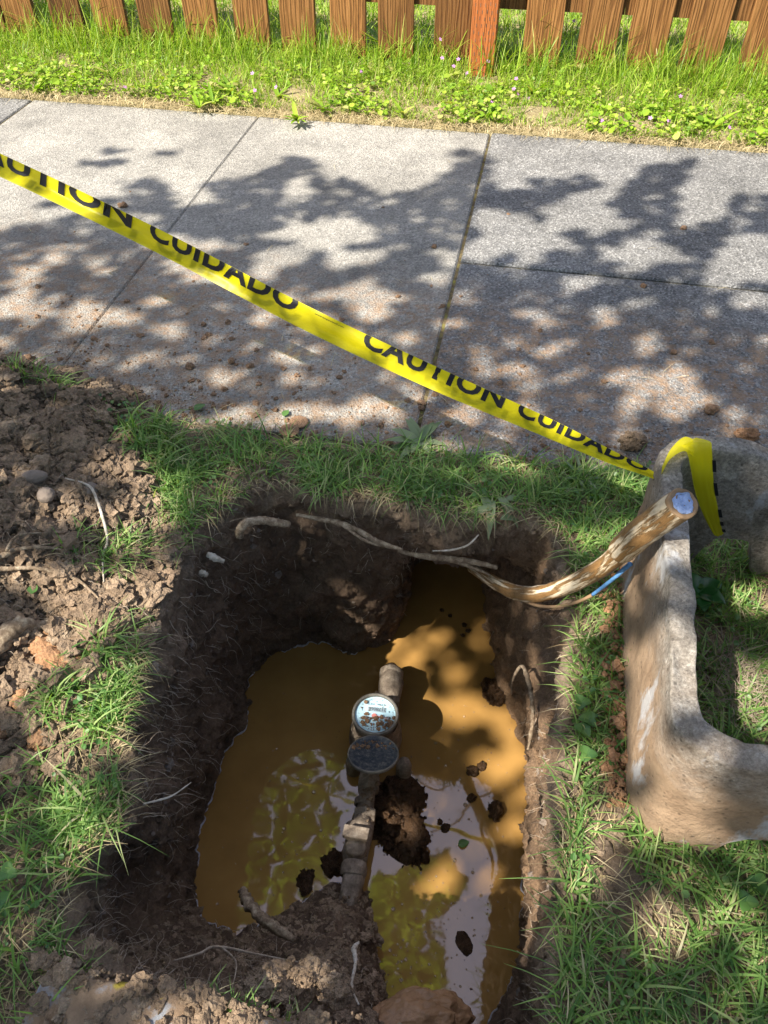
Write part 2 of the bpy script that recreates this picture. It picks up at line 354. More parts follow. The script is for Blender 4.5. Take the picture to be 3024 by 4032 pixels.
def closed(P, n):
    P = np.asarray(P, float); m = len(P)
    Q = np.vstack([P[-2:], P, P[:3]]); out = []
    for t in np.linspace(0, m, n, endpoint=False):
        i = int(t) + 2; u = t - int(t); a, b, c, d = Q[i - 1], Q[i], Q[i + 1], Q[i + 2]
        out.append(.5 * ((2 * b) + (c - a) * u + (2 * a - 5 * b + 4 * c - d) * u * u + (3 * b - a - 3 * c + d) * u ** 3))
    return np.array(out)
NP, NI, NO = 900, 130, 190
rimS, watS = closed(rim, NP), closed(wat, NP); tunS = closed(np.array(TUN)[:, None], NP)[:, 0]; bankS = closed(np.array(BANK)[:, None], NP)[:, 0]
cen = np.array([-.04, .60]); 
def outer(P):
    """far end of each outward spoke: the edge of the dug verge"""
    out = []
    for p in P:
        d = p[:2] - cen; d /= np.linalg.norm(d); t = 1e9
        if d[0] > 1e-6: t = min(t, (1.7 - cen[0]) / d[0])
        if d[0] < -1e-6: t = min(t, (-1.7 - cen[0]) / d[0])
        if d[1] < -1e-6: t = min(t, (-.9 - cen[1]) / d[1])
        q = d[1] + .19 * d[0]
        if q > 1e-6: t = min(t, (1.36 - cen[1] - .19 * cen[0]) / q)
        out.append(cen + d * t)
    return np.array(out)
outS = outer(rimS)
GV = np.zeros((NI + NO + 1, NP, 3))
for k in range(NI + 1):                       # k=0 bottom .. NI rim
    t = 1 - k / NI                            # depth fraction
    zr = soilh(rimS[:, 0], rimS[:, 1])
    h = np.full(NP, t)
    hs = smooth01(.0, 1, t)
    h = .35 * t + .65 * hs
    ht = smooth01(.22, .48, t)
    hb = np.where(t < .24, t * .2, .048 + .952 * max(0, (t - .24) / .76) ** .9)
    h = h * (1 - tunS) * (1 - bankS) + ht * tunS + hb * bankS
    GV[k, :, :2] = rimS[:, :2] * (1 - h)[:, None] + watS[:, :2] * h[:, None]
    GV[k, :, 2] = zr * (1 - t) + (WZ - .03) * t
for k in range(1, NO + 1):
    s = (k / NO) ** 1.7
    xy = rimS[:, :2] * (1 - s) + outS * s
    GV[NI + k, :, :2] = xy; GV[NI + k, :, 2] = soilh(xy[:, 0], xy[:, 1]) - .016 * smooth01(1.09, 1.15, xy[:, 1] + .19 * xy[:, 0]) * (1 - smooth01(.004, .02, soilh(xy[:, 0], xy[:, 1])))
D = np.zeros_like(GV)
dk = np.roll(GV, -1, 0) - np.roll(GV, 1, 0); dk[0] = GV[1] - GV[0]; dk[-1] = GV[-1] - GV[-2]
dn = np.roll(GV, -1, 1) - np.roll(GV, 1, 1)
NR = np.cross(dn, dk); NR /= np.linalg.norm(NR, axis=2)[:, :, None] + 1e-12
NR[NR[:, :, 2] < -.2] *= 1
spoil = (smooth01(-.34, -.46, GV[:, :, 0]) * smooth01(.45, .6, GV[:, :, 1]))
for k in range(NI + NO + 1):
    inner = k < NI
    for i in range(NP):
        p = GV[k, i]
        if abs(p[0]) > .95 or p[1] > 1.45: continue
        v = Vector(p)
        n1 = fbm(v, 9, 3); n2 = fbm(v, 38, 3); n3 = noise.noise(v * 160)
        if inner: 
            e = min(1, k / 20 + .25)
            D[k, i] = NR[k, i] * (n1 * .020 * e + n2 * .011 + n3 * .0025)
        else:
            a = .45 + 1.6 * spoil[k, i]
            fade = 1 - smooth01(1.13, 1.19, p[1] + .19 * p[0]) * (1 - smooth01(.002, .012, soilh(p[0], p[1])))
            D[k, i] = (0, 0, fade * (n1 * .010 * a + abs(n2) * .012 * a + n3 * .002 * a) - (1 - fade) * .006)
GV += D
G = []
idx = np.arange(NP); nx = np.roll(idx, -1)
for k in range(NI + NO): G.append(np.stack([k * NP + idx, k * NP + nx, (k + 1) * NP + nx, (k + 1) * NP + idx], 1))
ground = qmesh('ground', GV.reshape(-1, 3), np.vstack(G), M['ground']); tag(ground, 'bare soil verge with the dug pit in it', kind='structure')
if True:
    Nn = GV.reshape(-1, 3)
# kd-free height lookup for the outer ground
gx0, gy0, gs = -1.0, -.05, .01
HG = np.full((210, 160), 0.0)
flat = GV[NI:].reshape(-1, 3); ii = np.clip(((flat[:, 0] - gx0) / gs).astype(int), 0, 209); jj = np.clip(((flat[:, 1] - gy0) / gs).astype(int), 0, 159)
np.maximum.at(HG, (ii, jj), flat[:, 2])
def hat(x, y):
    i = np.clip(((np.asarray(x) - gx0) / gs).astype(int), 0, 209); j = np.clip(((np.asarray(y) - gy0) / gs).astype(int), 0, 159); return HG[i, j]

# ------------------------------------------------------------------ water
wp = closed(wat, 300); c0 = wp.mean(0)
V = [(-.75, .15, WZ), (.75, .15, WZ), (.75, 1.45, WZ), (-.75, 1.45, WZ)]
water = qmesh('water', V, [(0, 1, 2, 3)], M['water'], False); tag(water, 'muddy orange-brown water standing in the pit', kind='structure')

# pale tube imitating the waterline's reflected glint, where the displaced wall meets the water
mb_s = MB(); run = []
glint = simple_glint = None
M['glint'] = wood_root('painted_glint', [(.22, .18, .15), (.42, .40, .42), (.60, .60, .66)], 60)
M['glint'].node_tree.nodes['Principled BSDF'].inputs['Roughness'].default_value = .15
def flush():
    global run
    if len(run) > 6:
        mb_s.tube(run, [.0014 * (.35 + max(0, .8 + 1.6 * noise.noise(p * 45))) for p in run], 5, cap=False)
    run = []
for i in range(NP + 1):
    i %= NP; z = GV[:NI, i, 2]; up = np.where((z[:-1] <= WZ) & (z[1:] > WZ))[0]
    if not len(up): flush(); continue
    k = up[-1]; t = (WZ - z[k]) / (z[k + 1] - z[k]); p = Vector(GV[k, i] * (1 - t) + GV[k + 1, i] * t); p.z = WZ + .0004
    c_ = Vector((cen[0], cen[1], WZ)) - p; c_.z = 0; p += c_.normalized() * .0015
    if run and (p - run[-1]).length > .02: flush()
    if noise.noise(p * 7 + Vector((3, 3, 3))) < -.22 or (p.x > .05 and p.y > .5): flush(); continue
    run.append(p)
flush()
tag(mb_s.build('waterline_glint', M['glint']), 'thin pale line painted as reflected glint where the muddy water meets the pit wall', 'glint', kind='stuff')
C = []
for j in range(520):
    p = ad(random.uniform(430, 1130), random.uniform(1400, 2180), WZ); C.append((p.x, p.y, WZ))
PENDING_SPECKS = np.array(C)

# ------------------------------------------------------------------ sidewalk
WA = R(-10.8); wu = Vector((cos(WA), sin(WA), 0)); wv = Vector((-sin(WA), cos(WA), 0))
w0 = ad(850, 962)
def wuv(p): d = p - w0; return d.dot(wu), d.dot(wv)
def wpt(u, v, z=0): q = w0 + wu * u + wv * v; return Vector((q.x, q.y, z))
uA = wuv(at(1815, 1000))[0]; uB = wuv(at(650, 925))[0]; uC = wuv(at(55, 446))[0]; vH = wuv(at(2400, 1087))[1]; vF = wuv(ad(1040, 292))[1] + .02
def slab(mb, u0, u1, v0, v1, mi, z=0.0, bev=.004):
    g = .0004 if abs(u0 - uB) < 1e-6 else .004; u0 += g; g = .0004 if abs(u1 - uB) < 1e-6 else .004; u1 -= g
    o = [wpt(u0, v0, z - bev), wpt(u1, v0, z - bev), wpt(u1, v1, z - bev), wpt(u0, v1, z - bev)]
    i = [wpt(u0 + bev, v0 + bev, z), wpt(u1 - bev, v0 + bev, z), wpt(u1 - bev, v1 - bev, z), wpt(u0 + bev, v1 - bev, z)]
    b = [Vector((q.x, q.y, -.10)) for q in o]
    mb.add(o + i + b, [(4, 5, 6, 7)] + [(k, (k + 1) % 4, 4 + (k + 1) % 4, 4 + k) for k in range(4)] + [(8 + k, 8 + (k + 1) % 4, (k + 1) % 4, k) for k in range(4)], mi)
mb = MB()
slab(mb, -4.2, uC, 0, vF, 1); slab(mb, uC, uB, 0, vF, 0); slab(mb, uB, uA, 0, vF, 0)
slab(mb, uA, 3.8, 0, vH - .003, 1); slab(mb, uA, 3.8, vH + .003, vF, 1, .003)
sw = mb.build('sidewalk', [M['walk_light'], M['walk_dark']], smooth=False); tag(sw, 'concrete sidewalk of pale and dark pebbly slabs', kind='structure')
mb = MB(); mb.box(wpt(0, vF / 2, -.055), (8, vF - .02, .10), Matrix.Rotation(WA, 3, 'Z'))
tag(mb.build('joint_filler', M['moss']), 'mossy soil packed in the sidewalk joints', kind='structure')

# far ground: verge and lawn behind the fence
nx_, ny_ = 260, 220
us = np.linspace(-5, 5, nx_); vs = np.concatenate([np.linspace(vF - .06, vF + 2.6, 180), np.linspace(vF + 2.7, vF + 30, 40)])
P = np.zeros((ny_, nx_, 3))
for j, v in enumerate(vs):
    for i, u in enumerate(us):
        q = wpt(u, v); z = -.012 + .025 * smooth01(vF - .02, vF + .10, v)
        if v < vF + 2.6: z += .010 * fbm(q, 8, 4)
        P[j, i] = (q.x, q.y, z)
I = np.arange(nx_ * ny_).reshape(ny_, nx_)
lawn = qmesh('verge_ground', P, np.stack([I[:-1, :-1], I[:-1, 1:], I[1:, 1:], I[1:, :-1]], -1), M['turf']); tag(lawn, 'dry thatchy soil of the verge and lawn', kind='structure')
big = qmesh('terrain', [(-60, -60, -.75), (60, -60, -.75), (60, 60, -.75), (-60, 60, -.75)], [(0, 1, 2, 3)], M['turf'], False); tag(big, 'soil below and around the street', kind='structure')

# ------------------------------------------------------------------ fence
FA = R(-10.3); fu = Vector((cos(FA), sin(FA), 0)); fn = Vector((sin(FA), -cos(FA), 0))     # fn points to the camera
f0 = at(1850, 285); f0.z = 0
def onf(px, py, off=0.0):
    d = at(px, py, 0) - Vector((0, 0, CAM_H)); o = f0 - fn * off
    t = (o - Vector((0, 0, CAM_H))).dot(fn) / d.dot(fn); return Vector((0, 0, CAM_H)) + d * t
fence = empty('picket_fence', f0)
tag(fence, 'orange-brown stained picket fence standing in grass behind the sidewalk', 'fence')
PK = [(-30, 120, .02), (105, 140, 0), (296, 182, -.01), (464, 190, 0), (640, 205, .005), (815, 210, 0), (1007, 225, 0), (1184, 235, 0), (1375, 245, .005), (1560, 262, 0), (1774, 285, 0), (2120, 280, 0), (2330, 300, 0), (2514, 318, 0), (2729, 325, -.01), (2955, 335, 0)]
uk = [(onf(x, y, .02) - f0).dot(fu) for x, y, t in PK]
step = .172
uk = [uk[0] - step * k for k in range(7, 0, -1)] + uk + [uk[-1] + step * k for k in range(1, 8)]
for k, u in enumerate(uk):
    w = .134 + random.uniform(-.004, .004); th = .019; zb = .035 + random.uniform(-.012, .012); zt = .84; lean = random.uniform(-.012, .012)
    o_ = f0 + fu * u - fn * .02
    n = 14; V = []; Fc = []
    for j in range(n + 1):
        z = zb + (zt - zb) * j / n; ww = w / 2 * (1 if j < n else .62); x = lean * z + .002 * noise.noise(Vector((k * 3.1, z * 4, 0)))
        for sx, sy in ((-1, -1), (1, -1), (1, 1), (-1, 1)):
            ws = ww + .0012 * noise.noise(Vector((k, z * 9, sx)))
            q = fu * (x + sx * ws) + fn * (-sy * th / 2) ; V.append(Vector((q.x, q.y, z)))
    for j in range(n):
        for a in range(4): b = (a + 1) % 4; Fc.append((4 * j + a, 4 * j + b, 4 * j + 4 + b, 4 * j + 4 + a))
    Fc += [(3, 2, 1, 0), (4 * n, 4 * n + 1, 4 * n + 2, 4 * n + 3)]
    Rz = Matrix.Rotation(-FA, 3, 'Z')
    m2 = MB(); m2.add([Rz @ v for v in V], Fc); me_o = m2.build('picket', M['picket'], None, False)
    bv = me_o.modifiers.new('edge', 'BEVEL'); bv.width = .0018; bv.segments = 1; bv.limit_method = 'ANGLE'
    me_o.rotation_euler = (0, 0, FA); me_o.location = o_; setpar(me_o, fence)
def fpost(px, py):
    u = (onf(px, py) - f0).dot(fu) + .045
    m2 = MB(); m2.box((0, 0, .40), (.09, .09, 1.0)); 
    for zc in np.arange(.03, .85, .028):            # incising marks of treated timber
        for s_ in range(5):
            pass
    o = m2.build('post', M['post'], None, False); bv = o.modifiers.new('edge', 'BEVEL'); bv.width = .004; bv.segments = 2
    o.rotation_euler = (0, 0, FA); o.location = f0 + fu * u + fn * .0345; setpar(o, fence)
    m3 = MB()
    for zc in np.arange(.02, .86, .022):
        for s_ in range(5):
            m3.box((-.034 + .017 * s_ + (.008 if int(zc / .022) % 2 else 0) * .9, -.0452, zc + random.uniform(-.003, .003)), (.0016, .0012, .011))
    o3 = m3.build('incising_marks', M['bark'], None, False); o3.rotation_euler = (0, 0, FA); o3.location = o.location; o3.parent = o; o3.location = (0, 0, 0); o3.rotation_euler = (0, 0, 0); o3['kind'] = 'stuff'
fpost(1849, 285)
for zc in (.245, .70):
    m2 = MB(); m2.box((0, 0, 0), (8, .038, .085)); o = m2.build('rail', M['picket'], None, False); o.rotation_euler = (0, 0, FA); o.location = f0 - fn * .0495 + Vector((0, 0, zc)); setpar(o, fence)

# ------------------------------------------------------------------ grass
def blades(name, X, Y, Z, h, w, lean, mat, seg=4, bend=1.0, label=None, cat=None, azim=None, droop=0):
    n = len(X); az = rng.uniform(0, 2 * pi, n) if azim is None else azim
    fz = rng.uniform(0, 2 * pi, n); t = np.linspace(0, 1, seg + 1)
    hx, hy = np.cos(az), np.sin(az); b = lean * bend
    hor = (b[:, None] * (t[None] ** 1.6)) * h[:, None]
    ver = h[:, None] * (t[None] * np.cos(np.clip(b[:, None] * .9, 0, 1.45) * t[None])) - droop * h[:, None] * t[None] ** 3
    cx = X[:, None] + hx[:, None] * hor; cy = Y[:, None] + hy[:, None] * hor; cz = Z[:, None] + ver
    ww = w[:, None] * .5 * (1 - t[None]) ** .55; ww[:, 0] *= .7; ww[:, -1] = w * .04
    fa = az + pi / 2 + rng.normal(0, .5, n)
    sx, sy = np.cos(fa)[:, None] * ww, np.sin(fa)[:, None] * ww
    Vv = np.stack([np.stack([cx - sx, cy - sy, cz], -1), np.stack([cx + sx, cy + sy, cz], -1)], 2)  # n,seg+1,2,3
    base = (np.arange(n) * (seg + 1) * 2)[:, None] + (np.arange(seg) * 2)[None]
    Qd = np.stack([base, base + 1, base + 3, base + 2], -1)
    o = qmesh(name, Vv, Qd, mat); tag(o, label, cat, kind='stuff'); return o
def scatter(n, x0, x1, y0, y1, polys=None, avoid=None, zf=None):
    X = rng.uniform(x0, x1, n); Y = rng.uniform(y0, y1, n)
    if polys:
        px, py = proj(np.stack([X, Y, np.zeros(n)], 1)); px /= DS; py /= DS
        k = np.zeros(n, bool)
        for q in polys: k |= inpoly(px, py, q)
        X, Y = X[k], Y[k]
    return X, Y
GP1 = [(190,893),(330,905),(480,920),(620,955),(800,975),(950,975),(1130,1000),(1300,1020),(1400,1015),(1440,1080),(1420,1130),(1400,1400),(1370,1600),(1380,1750),(1440,1800),(1750,1800),(1750,2350),(1200,2350),(1212,2000),(1222,1850),(1232,1720),(1240,1600),(1250,1450),(1262,1340),(1245,1230),(1215,1135),(1110,1105),(950,1098),(850,1068),(750,1062),(640,1030),(530,1045),(430,1105),(380,1180),(350,1100),(310,1020),(230,940)]
GP2 = [(240,1400),(320,1390),(322,1440),(285,1500),(262,1580),(272,1700),(265,1755),(160,1850),(110,1900),(100,1990),(150,2040),(120,2350),(-90,2350),(-90,1720),(60,1660),(150,1640),(90,1600),(60,1500),(150,1530)]
GP3 = [(145,1240),(240,1210),(330,1180),(330,1215),(300,1265),(190,1290)]
GP4 = [(30,860),(160,870),(160,905),(60,915)]
GP5 = [(1440,1160),(1800,1180),(1800,1760),(1560,1680),(1430,1560),(1400,1300)]
def masks(X, Y, s, lo, seed=0):
    return np.array([noise.noise(Vector((x * s, y * s, seed))) for x, y in zip(X, Y)]) > lo
X, Y = scatter(64000, -1.0, 1.15, .02, 1.25, [GP1, GP2, GP5, GP3, GP4])
k = masks(X, Y, 14, -.26, 3.3) & ((X > -.33) | masks(X, Y, 20, .16, 5.1)); X, Y = X[k], Y[k]
n = len(X); h = rng.gamma(5, .0062, n) + .008; h = np.clip(h, .008, .075) * .9
blades('lawn_grass', X, Y, hat(X, Y) - .003, h, rng.uniform(.0018, .0046, n), rng.uniform(.3, 1.8, n), M['grass'], label='mown green grass growing round the pit and the concrete box', cat='grass')
X, Y = scatter(26000, -1.0, 1.15, .02, 1.25, [GP1, GP2, GP5, GP3])
n = len(X); blades('dead_grass', X, Y, hat(X, Y) - .001, rng.uniform(.008, .026, n), rng.uniform(.0008, .002, n), rng.uniform(1.2, 2.6, n), M['straw'], 3, label='dead straw-coloured grass lying in the turf round the pit', cat='dry grass')
# overhang fringe along the pit edge
fr = rng.integers(0, NP, 1500); m_ = np.ones(len(fr), bool); pr = rimS[fr]; px, py = proj(pr); m_ = ((py / DS < 1180) & (px / DS > 440)) | ((px / DS > 1185) & (rng.random(len(fr)) < .35)) | ((px / DS < 330) & (py / DS > 1400) & (py / DS < 2010))
pr = pr[m_]; n = len(pr); to = np.arctan2(cen[1] - pr[:, 1], cen[0] - pr[:, 0]) + rng.normal(0, .8, n)
d_ = pr[:, :2] - cen; d_ /= np.linalg.norm(d_, axis=1)[:, None]; of = rng.uniform(.0, .035, n)
X, Y = pr[:, 0] + d_[:, 0] * of, pr[:, 1] + d_[:, 1] * of
blades('pit_edge_grass', X, Y, hat(X, Y), rng.uniform(.012, .042, n), rng.uniform(.0008, .002, n), rng.uniform(.7, 1.9, n), M['straw'], 4, azim=to, droop=.35, label='straw and dead blades fringing the edge of the pit', cat='dry grass')
# left sunny tufts with longer blades
def tuft(name, disp, n, r, h0, h1, mat, label, w=(.0018, .004)):
    c = ad(*disp); a = rng.uniform(0, 2 * pi, n); q = r * np.sqrt(rng.uniform(0, 1, n)); X = c.x + q * np.cos(a); Y = c.y + q * np.sin(a)
    return blades(name, X, Y, hat(X, Y) - .004, rng.uniform(h0, h1, n), rng.uniform(*w, n), rng.uniform(.2, 1.3, n), mat, 5, label=label, cat='grass')
T = [((235, 1420), 120, .025), ((255, 1490), 150, .028), ((180, 1530), 90, .04), ((235, 1560), 150, .03), ((120, 1545), 50, .03), ((200, 1760), 130, .045), ((60, 1760), 130, .06), ((110, 1850), 100, .05),
     ((230, 1225), 200, .05), ((300, 1200), 120, .03), ((90, 885), 90, .035), ((150, 890), 60, .02), ((340, 970), 260, .05), ((400, 1020), 260, .05), ((380, 1100), 220, .04), ((1180, 1070), 90, .03), ((1250, 1040), 160, .04), ((1350, 1050), 150, .04), ((900, 1060), 120, .04), ((700, 1040), 120, .04)]
Xs, Ys = [], []
for (d, n, r) in T:
    c = ad(*d); a = rng.uniform(0, 2 * pi, n); q = r * np.sqrt(rng.uniform(0, 1, n)); Xs.append(c.x + q * np.cos(a)); Ys.append(c.y + q * np.sin(a))
X, Y = np.concatenate(Xs), np.concatenate(Ys); n = len(X)
blades('tufted_grass', X, Y, hat(X, Y) - .004, rng.uniform(.018, .052, n), rng.uniform(.002, .005, n), rng.uniform(.3, 1.6, n), M['grass'], 5, label='longer green grass tufts sprouting by the spoil heap and pit edge', cat='grass')
# verge strip
def strip(n, v0, v1, u0=-2.6, u1=2.4):
    u = rng.uniform(u0, u1, n); v = rng.uniform(v0, v1, n); X = w0.x + wu.x * u + wv.x * v; Y = w0.y + wu.y * u + wv.y * v; return X, Y, u, v
vFe = (f0 - w0).dot(wv)
X, Y, u, v = strip(34000, vF + .02, vFe + .1)
edge = np.array([.035 * noise.noise(Vector((a * 3, 0, 0))) + .02 * noise.noise(Vector((a * 14, 0, 2))) for a in u])
k = (v > vF + .032 + edge) & masks(X, Y, 7, -.34, 1); X, Y, v, u = X[k], Y[k], v[k], u[k]; n = len(X); g = (v - vF) / (vFe - vF)
h = (.022 + .055 * g ** 1.5) * rng.uniform(.6, 1.7, n); h *= 1 + .8 * (rng.random(n) < .05)
blades('verge_grass', X, Y, np.full(n, .008), h, rng.uniform(.002, .0048, n), rng.uniform(.15, 1.3, n), M['sungrass'], label='sunlit green grass in the strip between sidewalk and fence', cat='grass')
X, Y, u, v = strip(46000, vF - .02, vFe + .05); n = len(X); 
k = (rng.random(n) < np.exp(-((v - vF - .03) / .09) ** 2) + .42)
X, Y, n = X[k], Y[k], k.sum()
blades('verge_straw', X, Y, np.full(n, .007), rng.uniform(.012, .036, n), rng.uniform(.0012, .003, n), rng.uniform(1.0, 2.6, n), M['straw'], 3, label='dry straw and thatch along the far edge of the sidewalk', cat='dry grass')
# tall tufts at the pickets
X, Y, u, v = strip(3400, vFe - .14, vFe + .04); cl = np.array([noise.noise(Vector((a * 5.5, 3, 0))) for a in u]); k = cl > -.1; X, Y, n = X[k], Y[k], k.sum()
blades('fence_grass', X, Y, np.full(n, .01), rng.uniform(.06, .19, n), rng.uniform(.002, .0055, n), rng.uniform(.1, .8, n), M['sungrass'], 6, label='tall grass blades standing against the pickets', cat='grass')
# lawn beyond
X, Y, u, v = strip(52000, vFe + .05, vFe + 1.75, -3.2, 3.0); n = len(X)
blades('back_lawn', X, Y, np.full(n, .008), rng.uniform(.03, .085, n), rng.uniform(.003, .0065, n), rng.uniform(.2, 1.4, n), M['sungrass'], label='bright lawn seen through the gaps of the fence', cat='lawn')

# small rounded leaves (clover, speedwell) as ground cover
def leaflets(name, X, Y, Z, size, mat, label, up=.6):
    n = len(X); V = []; ang = rng.uniform(0, 2 * pi, n)
    nrm = np.stack([rng.normal(0, 1 - up, n), rng.normal(0, 1 - up, n), np.full(n, 1.0)], 1); nrm /= np.linalg.norm(nrm, axis=1)[:, None]
    t = np.stack([np.cos(ang), np.sin(ang), np.zeros(n)], 1); t -= nrm * (t * nrm).sum(1)[:, None]; t /= np.linalg.norm(t, axis=1)[:, None]; b = np.cross(nrm, t)
    prof = [(0, 0, 0), (.35, .42, .1), (.8, .40, .05), (1.0, .0, -.05), (.8, -.40, .05), (.35, -.42, .1)]
    c = np.stack([X, Y, Z], 1); Vv = np.stack([c + size[:, None] * (t * p + b * q + nrm * r) for p, q, r in prof], 1)
    B = np.arange(n)[:, None] * 6; Q = np.concatenate([np.concatenate([B + 0, B + 1, B + 2, B + 3], 1), np.concatenate([B + 0, B + 3, B + 4, B + 5], 1)])
    o = qmesh(name, Vv, Q, mat, False); tag(o, label, 'ground cover', kind='stuff'); return o
X, Y = scatter(16000, -1.0, 1.15, .02, 1.25, [GP1, GP2, GP5]); k = masks(X, Y, 9, .02, 8); X, Y = X[k], Y[k]; n = len(X)
leaflets('clover_leaves', X, Y, hat(X, Y) + rng.uniform(.002, .022, n), rng.uniform(.004, .011, n), M['weed'], 'small round clover and weed leaves among the grass')
X, Y, u, v = strip(26000, vF + .02, vFe); g = (v - vF) / (vFe - vF); k = (rng.random(len(X)) < 1.1 - g) & masks(X, Y, 5, -.05, 5) & (v > vF + .025 + np.array([.035 * noise.noise(Vector((a * 3, 0, 0))) for a in u])); X, Y = X[k], Y[k]; n = len(X)
leaflets('verge_weeds', X, Y, .008 + rng.uniform(.004, .045, n), rng.gamma(4, .0026, n) + .003, M['sungrass'], 'low leafy weeds at the front of the verge')

# ------------------------------------------------------------------ clods
def ico(sub):
    import bmesh
    bm = bmesh.new(); bmesh.ops.create_icosphere(bm, subdivisions=sub, radius=1); V = np.array([v.co[:] for v in bm.verts]); Fq = np.array([[v.index for v in f.verts] for f in bm.faces]); bm.free(); return V, Fq
def lumpv(sub, seed, amp=.35, sc=1.4):
    V, Fq = ico(sub); o = Vector((seed * 7.3, seed * 3.1, seed))
    r = np.array([1 + amp * noise.fractal(Vector(v) * sc + o, .8, 2.1, 4) for v in V]); return V * r[:, None], Fq
VAR = [[lumpv(s, k + 1, .62, 1.9) for k in range(7)] for s in (1, 2, 3)]
def clods(name, C, size, mat, label, cat, flat=.75, kind='stuff'):
    Vs, Fs, b = [], [], 0
    for i, c in enumerate(C):
        s = size[i]; V, Fq = VAR[2 if s > .0085 else (1 if s > .0032 else 0)][i % 7]
        a = rng.uniform(0, 2 * pi); ca, sa = cos(a), sin(a); sc = rng.uniform(.7, 1.25, 3) * s; sc[2] *= flat
        Q = V * sc; Q = np.stack([Q[:, 0] * ca - Q[:, 1] * sa, Q[:, 0] * sa + Q[:, 1] * ca, Q[:, 2]], 1) + c
        Vs.append(Q); Fs.append(Fq + b); b += len(Q)
    o = qmesh(name, np.vstack(Vs), np.vstack(Fs), mat, False, 3); tag(o, label, cat, kind=kind); return o
SP = [(-90,800),(60,790),(200,820),(330,860),(260,900),(215,930),(300,1010),(350,1100),(390,1190),(350,1290),(330,1390),(240,1450),(200,1520),(100,1560),(170,1640),(60,1700),(-90,1740)]
X, Y = scatter(90000, -1.05, -.1, .4, 1.35, [SP]); n = len(X); sz = np.clip(.0016 * rng.pareto(1.75, n) + .0015, 0, .017)
k = rng.random(n) < np.clip(.30 + (sz - .0015) * 40, 0, 1); X, Y, sz = X[k], Y[k], sz[k]
clods('loose_soil', np.stack([X, Y, hat(X, Y) + sz * .1], 1), sz, M['clod'], 'crumbly loose soil heaped at the left of the pit', 'soil heap')
X, Y = scatter(6000, -1.0, 1.0, .02, 1.2, [GP1, GP2, GP5]); n = len(X); sz = np.clip(.0015 * rng.pareto(2.0, n) + .0015, 0, .009)
clods('turf_crumbs', np.stack([X, Y, hat(X, Y) + .001], 1), sz, M['clod'], 'soil crumbs dropped in the grass round the pit', 'soil crumbs')
ri = rng.integers(0, NP, 7000); of = np.abs(rng.normal(0, .022, 7000)); pr = rimS[ri]; d_ = pr[:, :2] - cen; d_ /= np.linalg.norm(d_, axis=1)[:, None]; X, Y = pr[:, 0] + d_[:, 0] * of, pr[:, 1] + d_[:, 1] * of
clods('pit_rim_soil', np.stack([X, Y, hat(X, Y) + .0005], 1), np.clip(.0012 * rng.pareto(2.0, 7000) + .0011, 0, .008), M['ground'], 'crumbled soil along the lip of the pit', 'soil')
ri = rng.integers(0, NP, 3800); of = np.abs(rng.normal(.012, .02, 3800)); pr = rimS[ri]; d_ = pr[:, :2] - cen; d_ /= np.linalg.norm(d_, axis=1)[:, None]; X, Y = pr[:, 0] + d_[:, 0] * of, pr[:, 1] + d_[:, 1] * of; kk = masks(X, Y, 12, -.05, 6); X, Y = X[kk], Y[kk]; n = len(X)
blades('lip_grass', X, Y, hat(X, Y) - .002, rng.uniform(.008, .032, n), rng.uniform(.0014, .0034, n), rng.uniform(.4, 1.9, n), M['grass'], label='short sparse grass on the lip of the pit', cat='grass')
# crumbs on the bank
bk = [(i, k) for i in range(NP) for k in range(NI) if bankS[i] > .3]; bi = [bk[j] for j in rng.integers(0, len(bk), 5200)]
C = np.array([GV[k, i] for i, k in bi]); sz = np.clip(.0018 * rng.pareto(2.1, len(C)) + .0016, 0, .010)
k = C[:, 2] > WZ - .004
clods('bank_soil', C[k], sz[k], M['clod'], 'gravelly loose soil on the near bank of the pit', 'soil')
wk = [(i, k) for i in range(NP) for k in range(NI) if bankS[i] <= .3 and k > 4]; wi = [wk[j] for j in rng.integers(0, len(wk), 5200)]
C = np.array([GV[k, i] for i, k in wi]); sz = np.clip(.0016 * rng.pareto(2.3, len(C)) + .0014, 0, .009)
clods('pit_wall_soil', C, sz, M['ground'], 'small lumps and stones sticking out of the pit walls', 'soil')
gi = [wk[j] for j in rng.integers(0, len(wk), 420)]; C = np.array([GV[k, i] for i, k in gi if k > 40])
clods('wall_gravel', C, np.clip(.0022 * rng.pareto(2.4, len(C)) + .0018, 0, .009), M['stone'], 'small pale stones embedded in the pit walls', 'gravel')
# crumbs on the sidewalk
n = 12000; u = rng.uniform(-1.6, 1.6, n); v = rng.exponential(.14, n); k = (v < 1.3) & (rng.random(n) < np.clip(.75 - .35 * (u + .3), .22, 1) * np.array([.35 + 1.1 * max(0, noise.noise(Vector((a * 5, b * 5, 4)))+.25) for a, b in zip(u, v)]))
u, v = u[k], v[k]; X = w0.x + wu.x * u + wv.x * v; Y = w0.y + wu.y * u + wv.y * v; sz = np.clip(.0009 * rng.pareto(2.0, len(u)) + .0009, 0, .0075)
clods('sidewalk_crumbs', np.stack([X, Y, np.full(len(u), .001)], 1), sz, M['crumb'], 'brown soil crumbs scattered over the sidewalk', 'soil crumbs', .6)
# straw bits on the sidewalk
u = rng.uniform(-1.5, 1.5, 260); v = rng.exponential(.35, 260); k = v < 1.4; u, v = u[k], v[k]; n = len(u); X = w0.x + wu.x * u + wv.x * v; Y = w0.y + wu.y * u + wv.y * v
blades('sidewalk_litter', X, Y, np.full(n, .003), rng.uniform(.004, .010, n), rng.uniform(.0008, .0016, n), rng.uniform(3, 8, n), M['straw'], 3, label='bits of straw and dry stalk lying on the sidewalk', cat='litter')

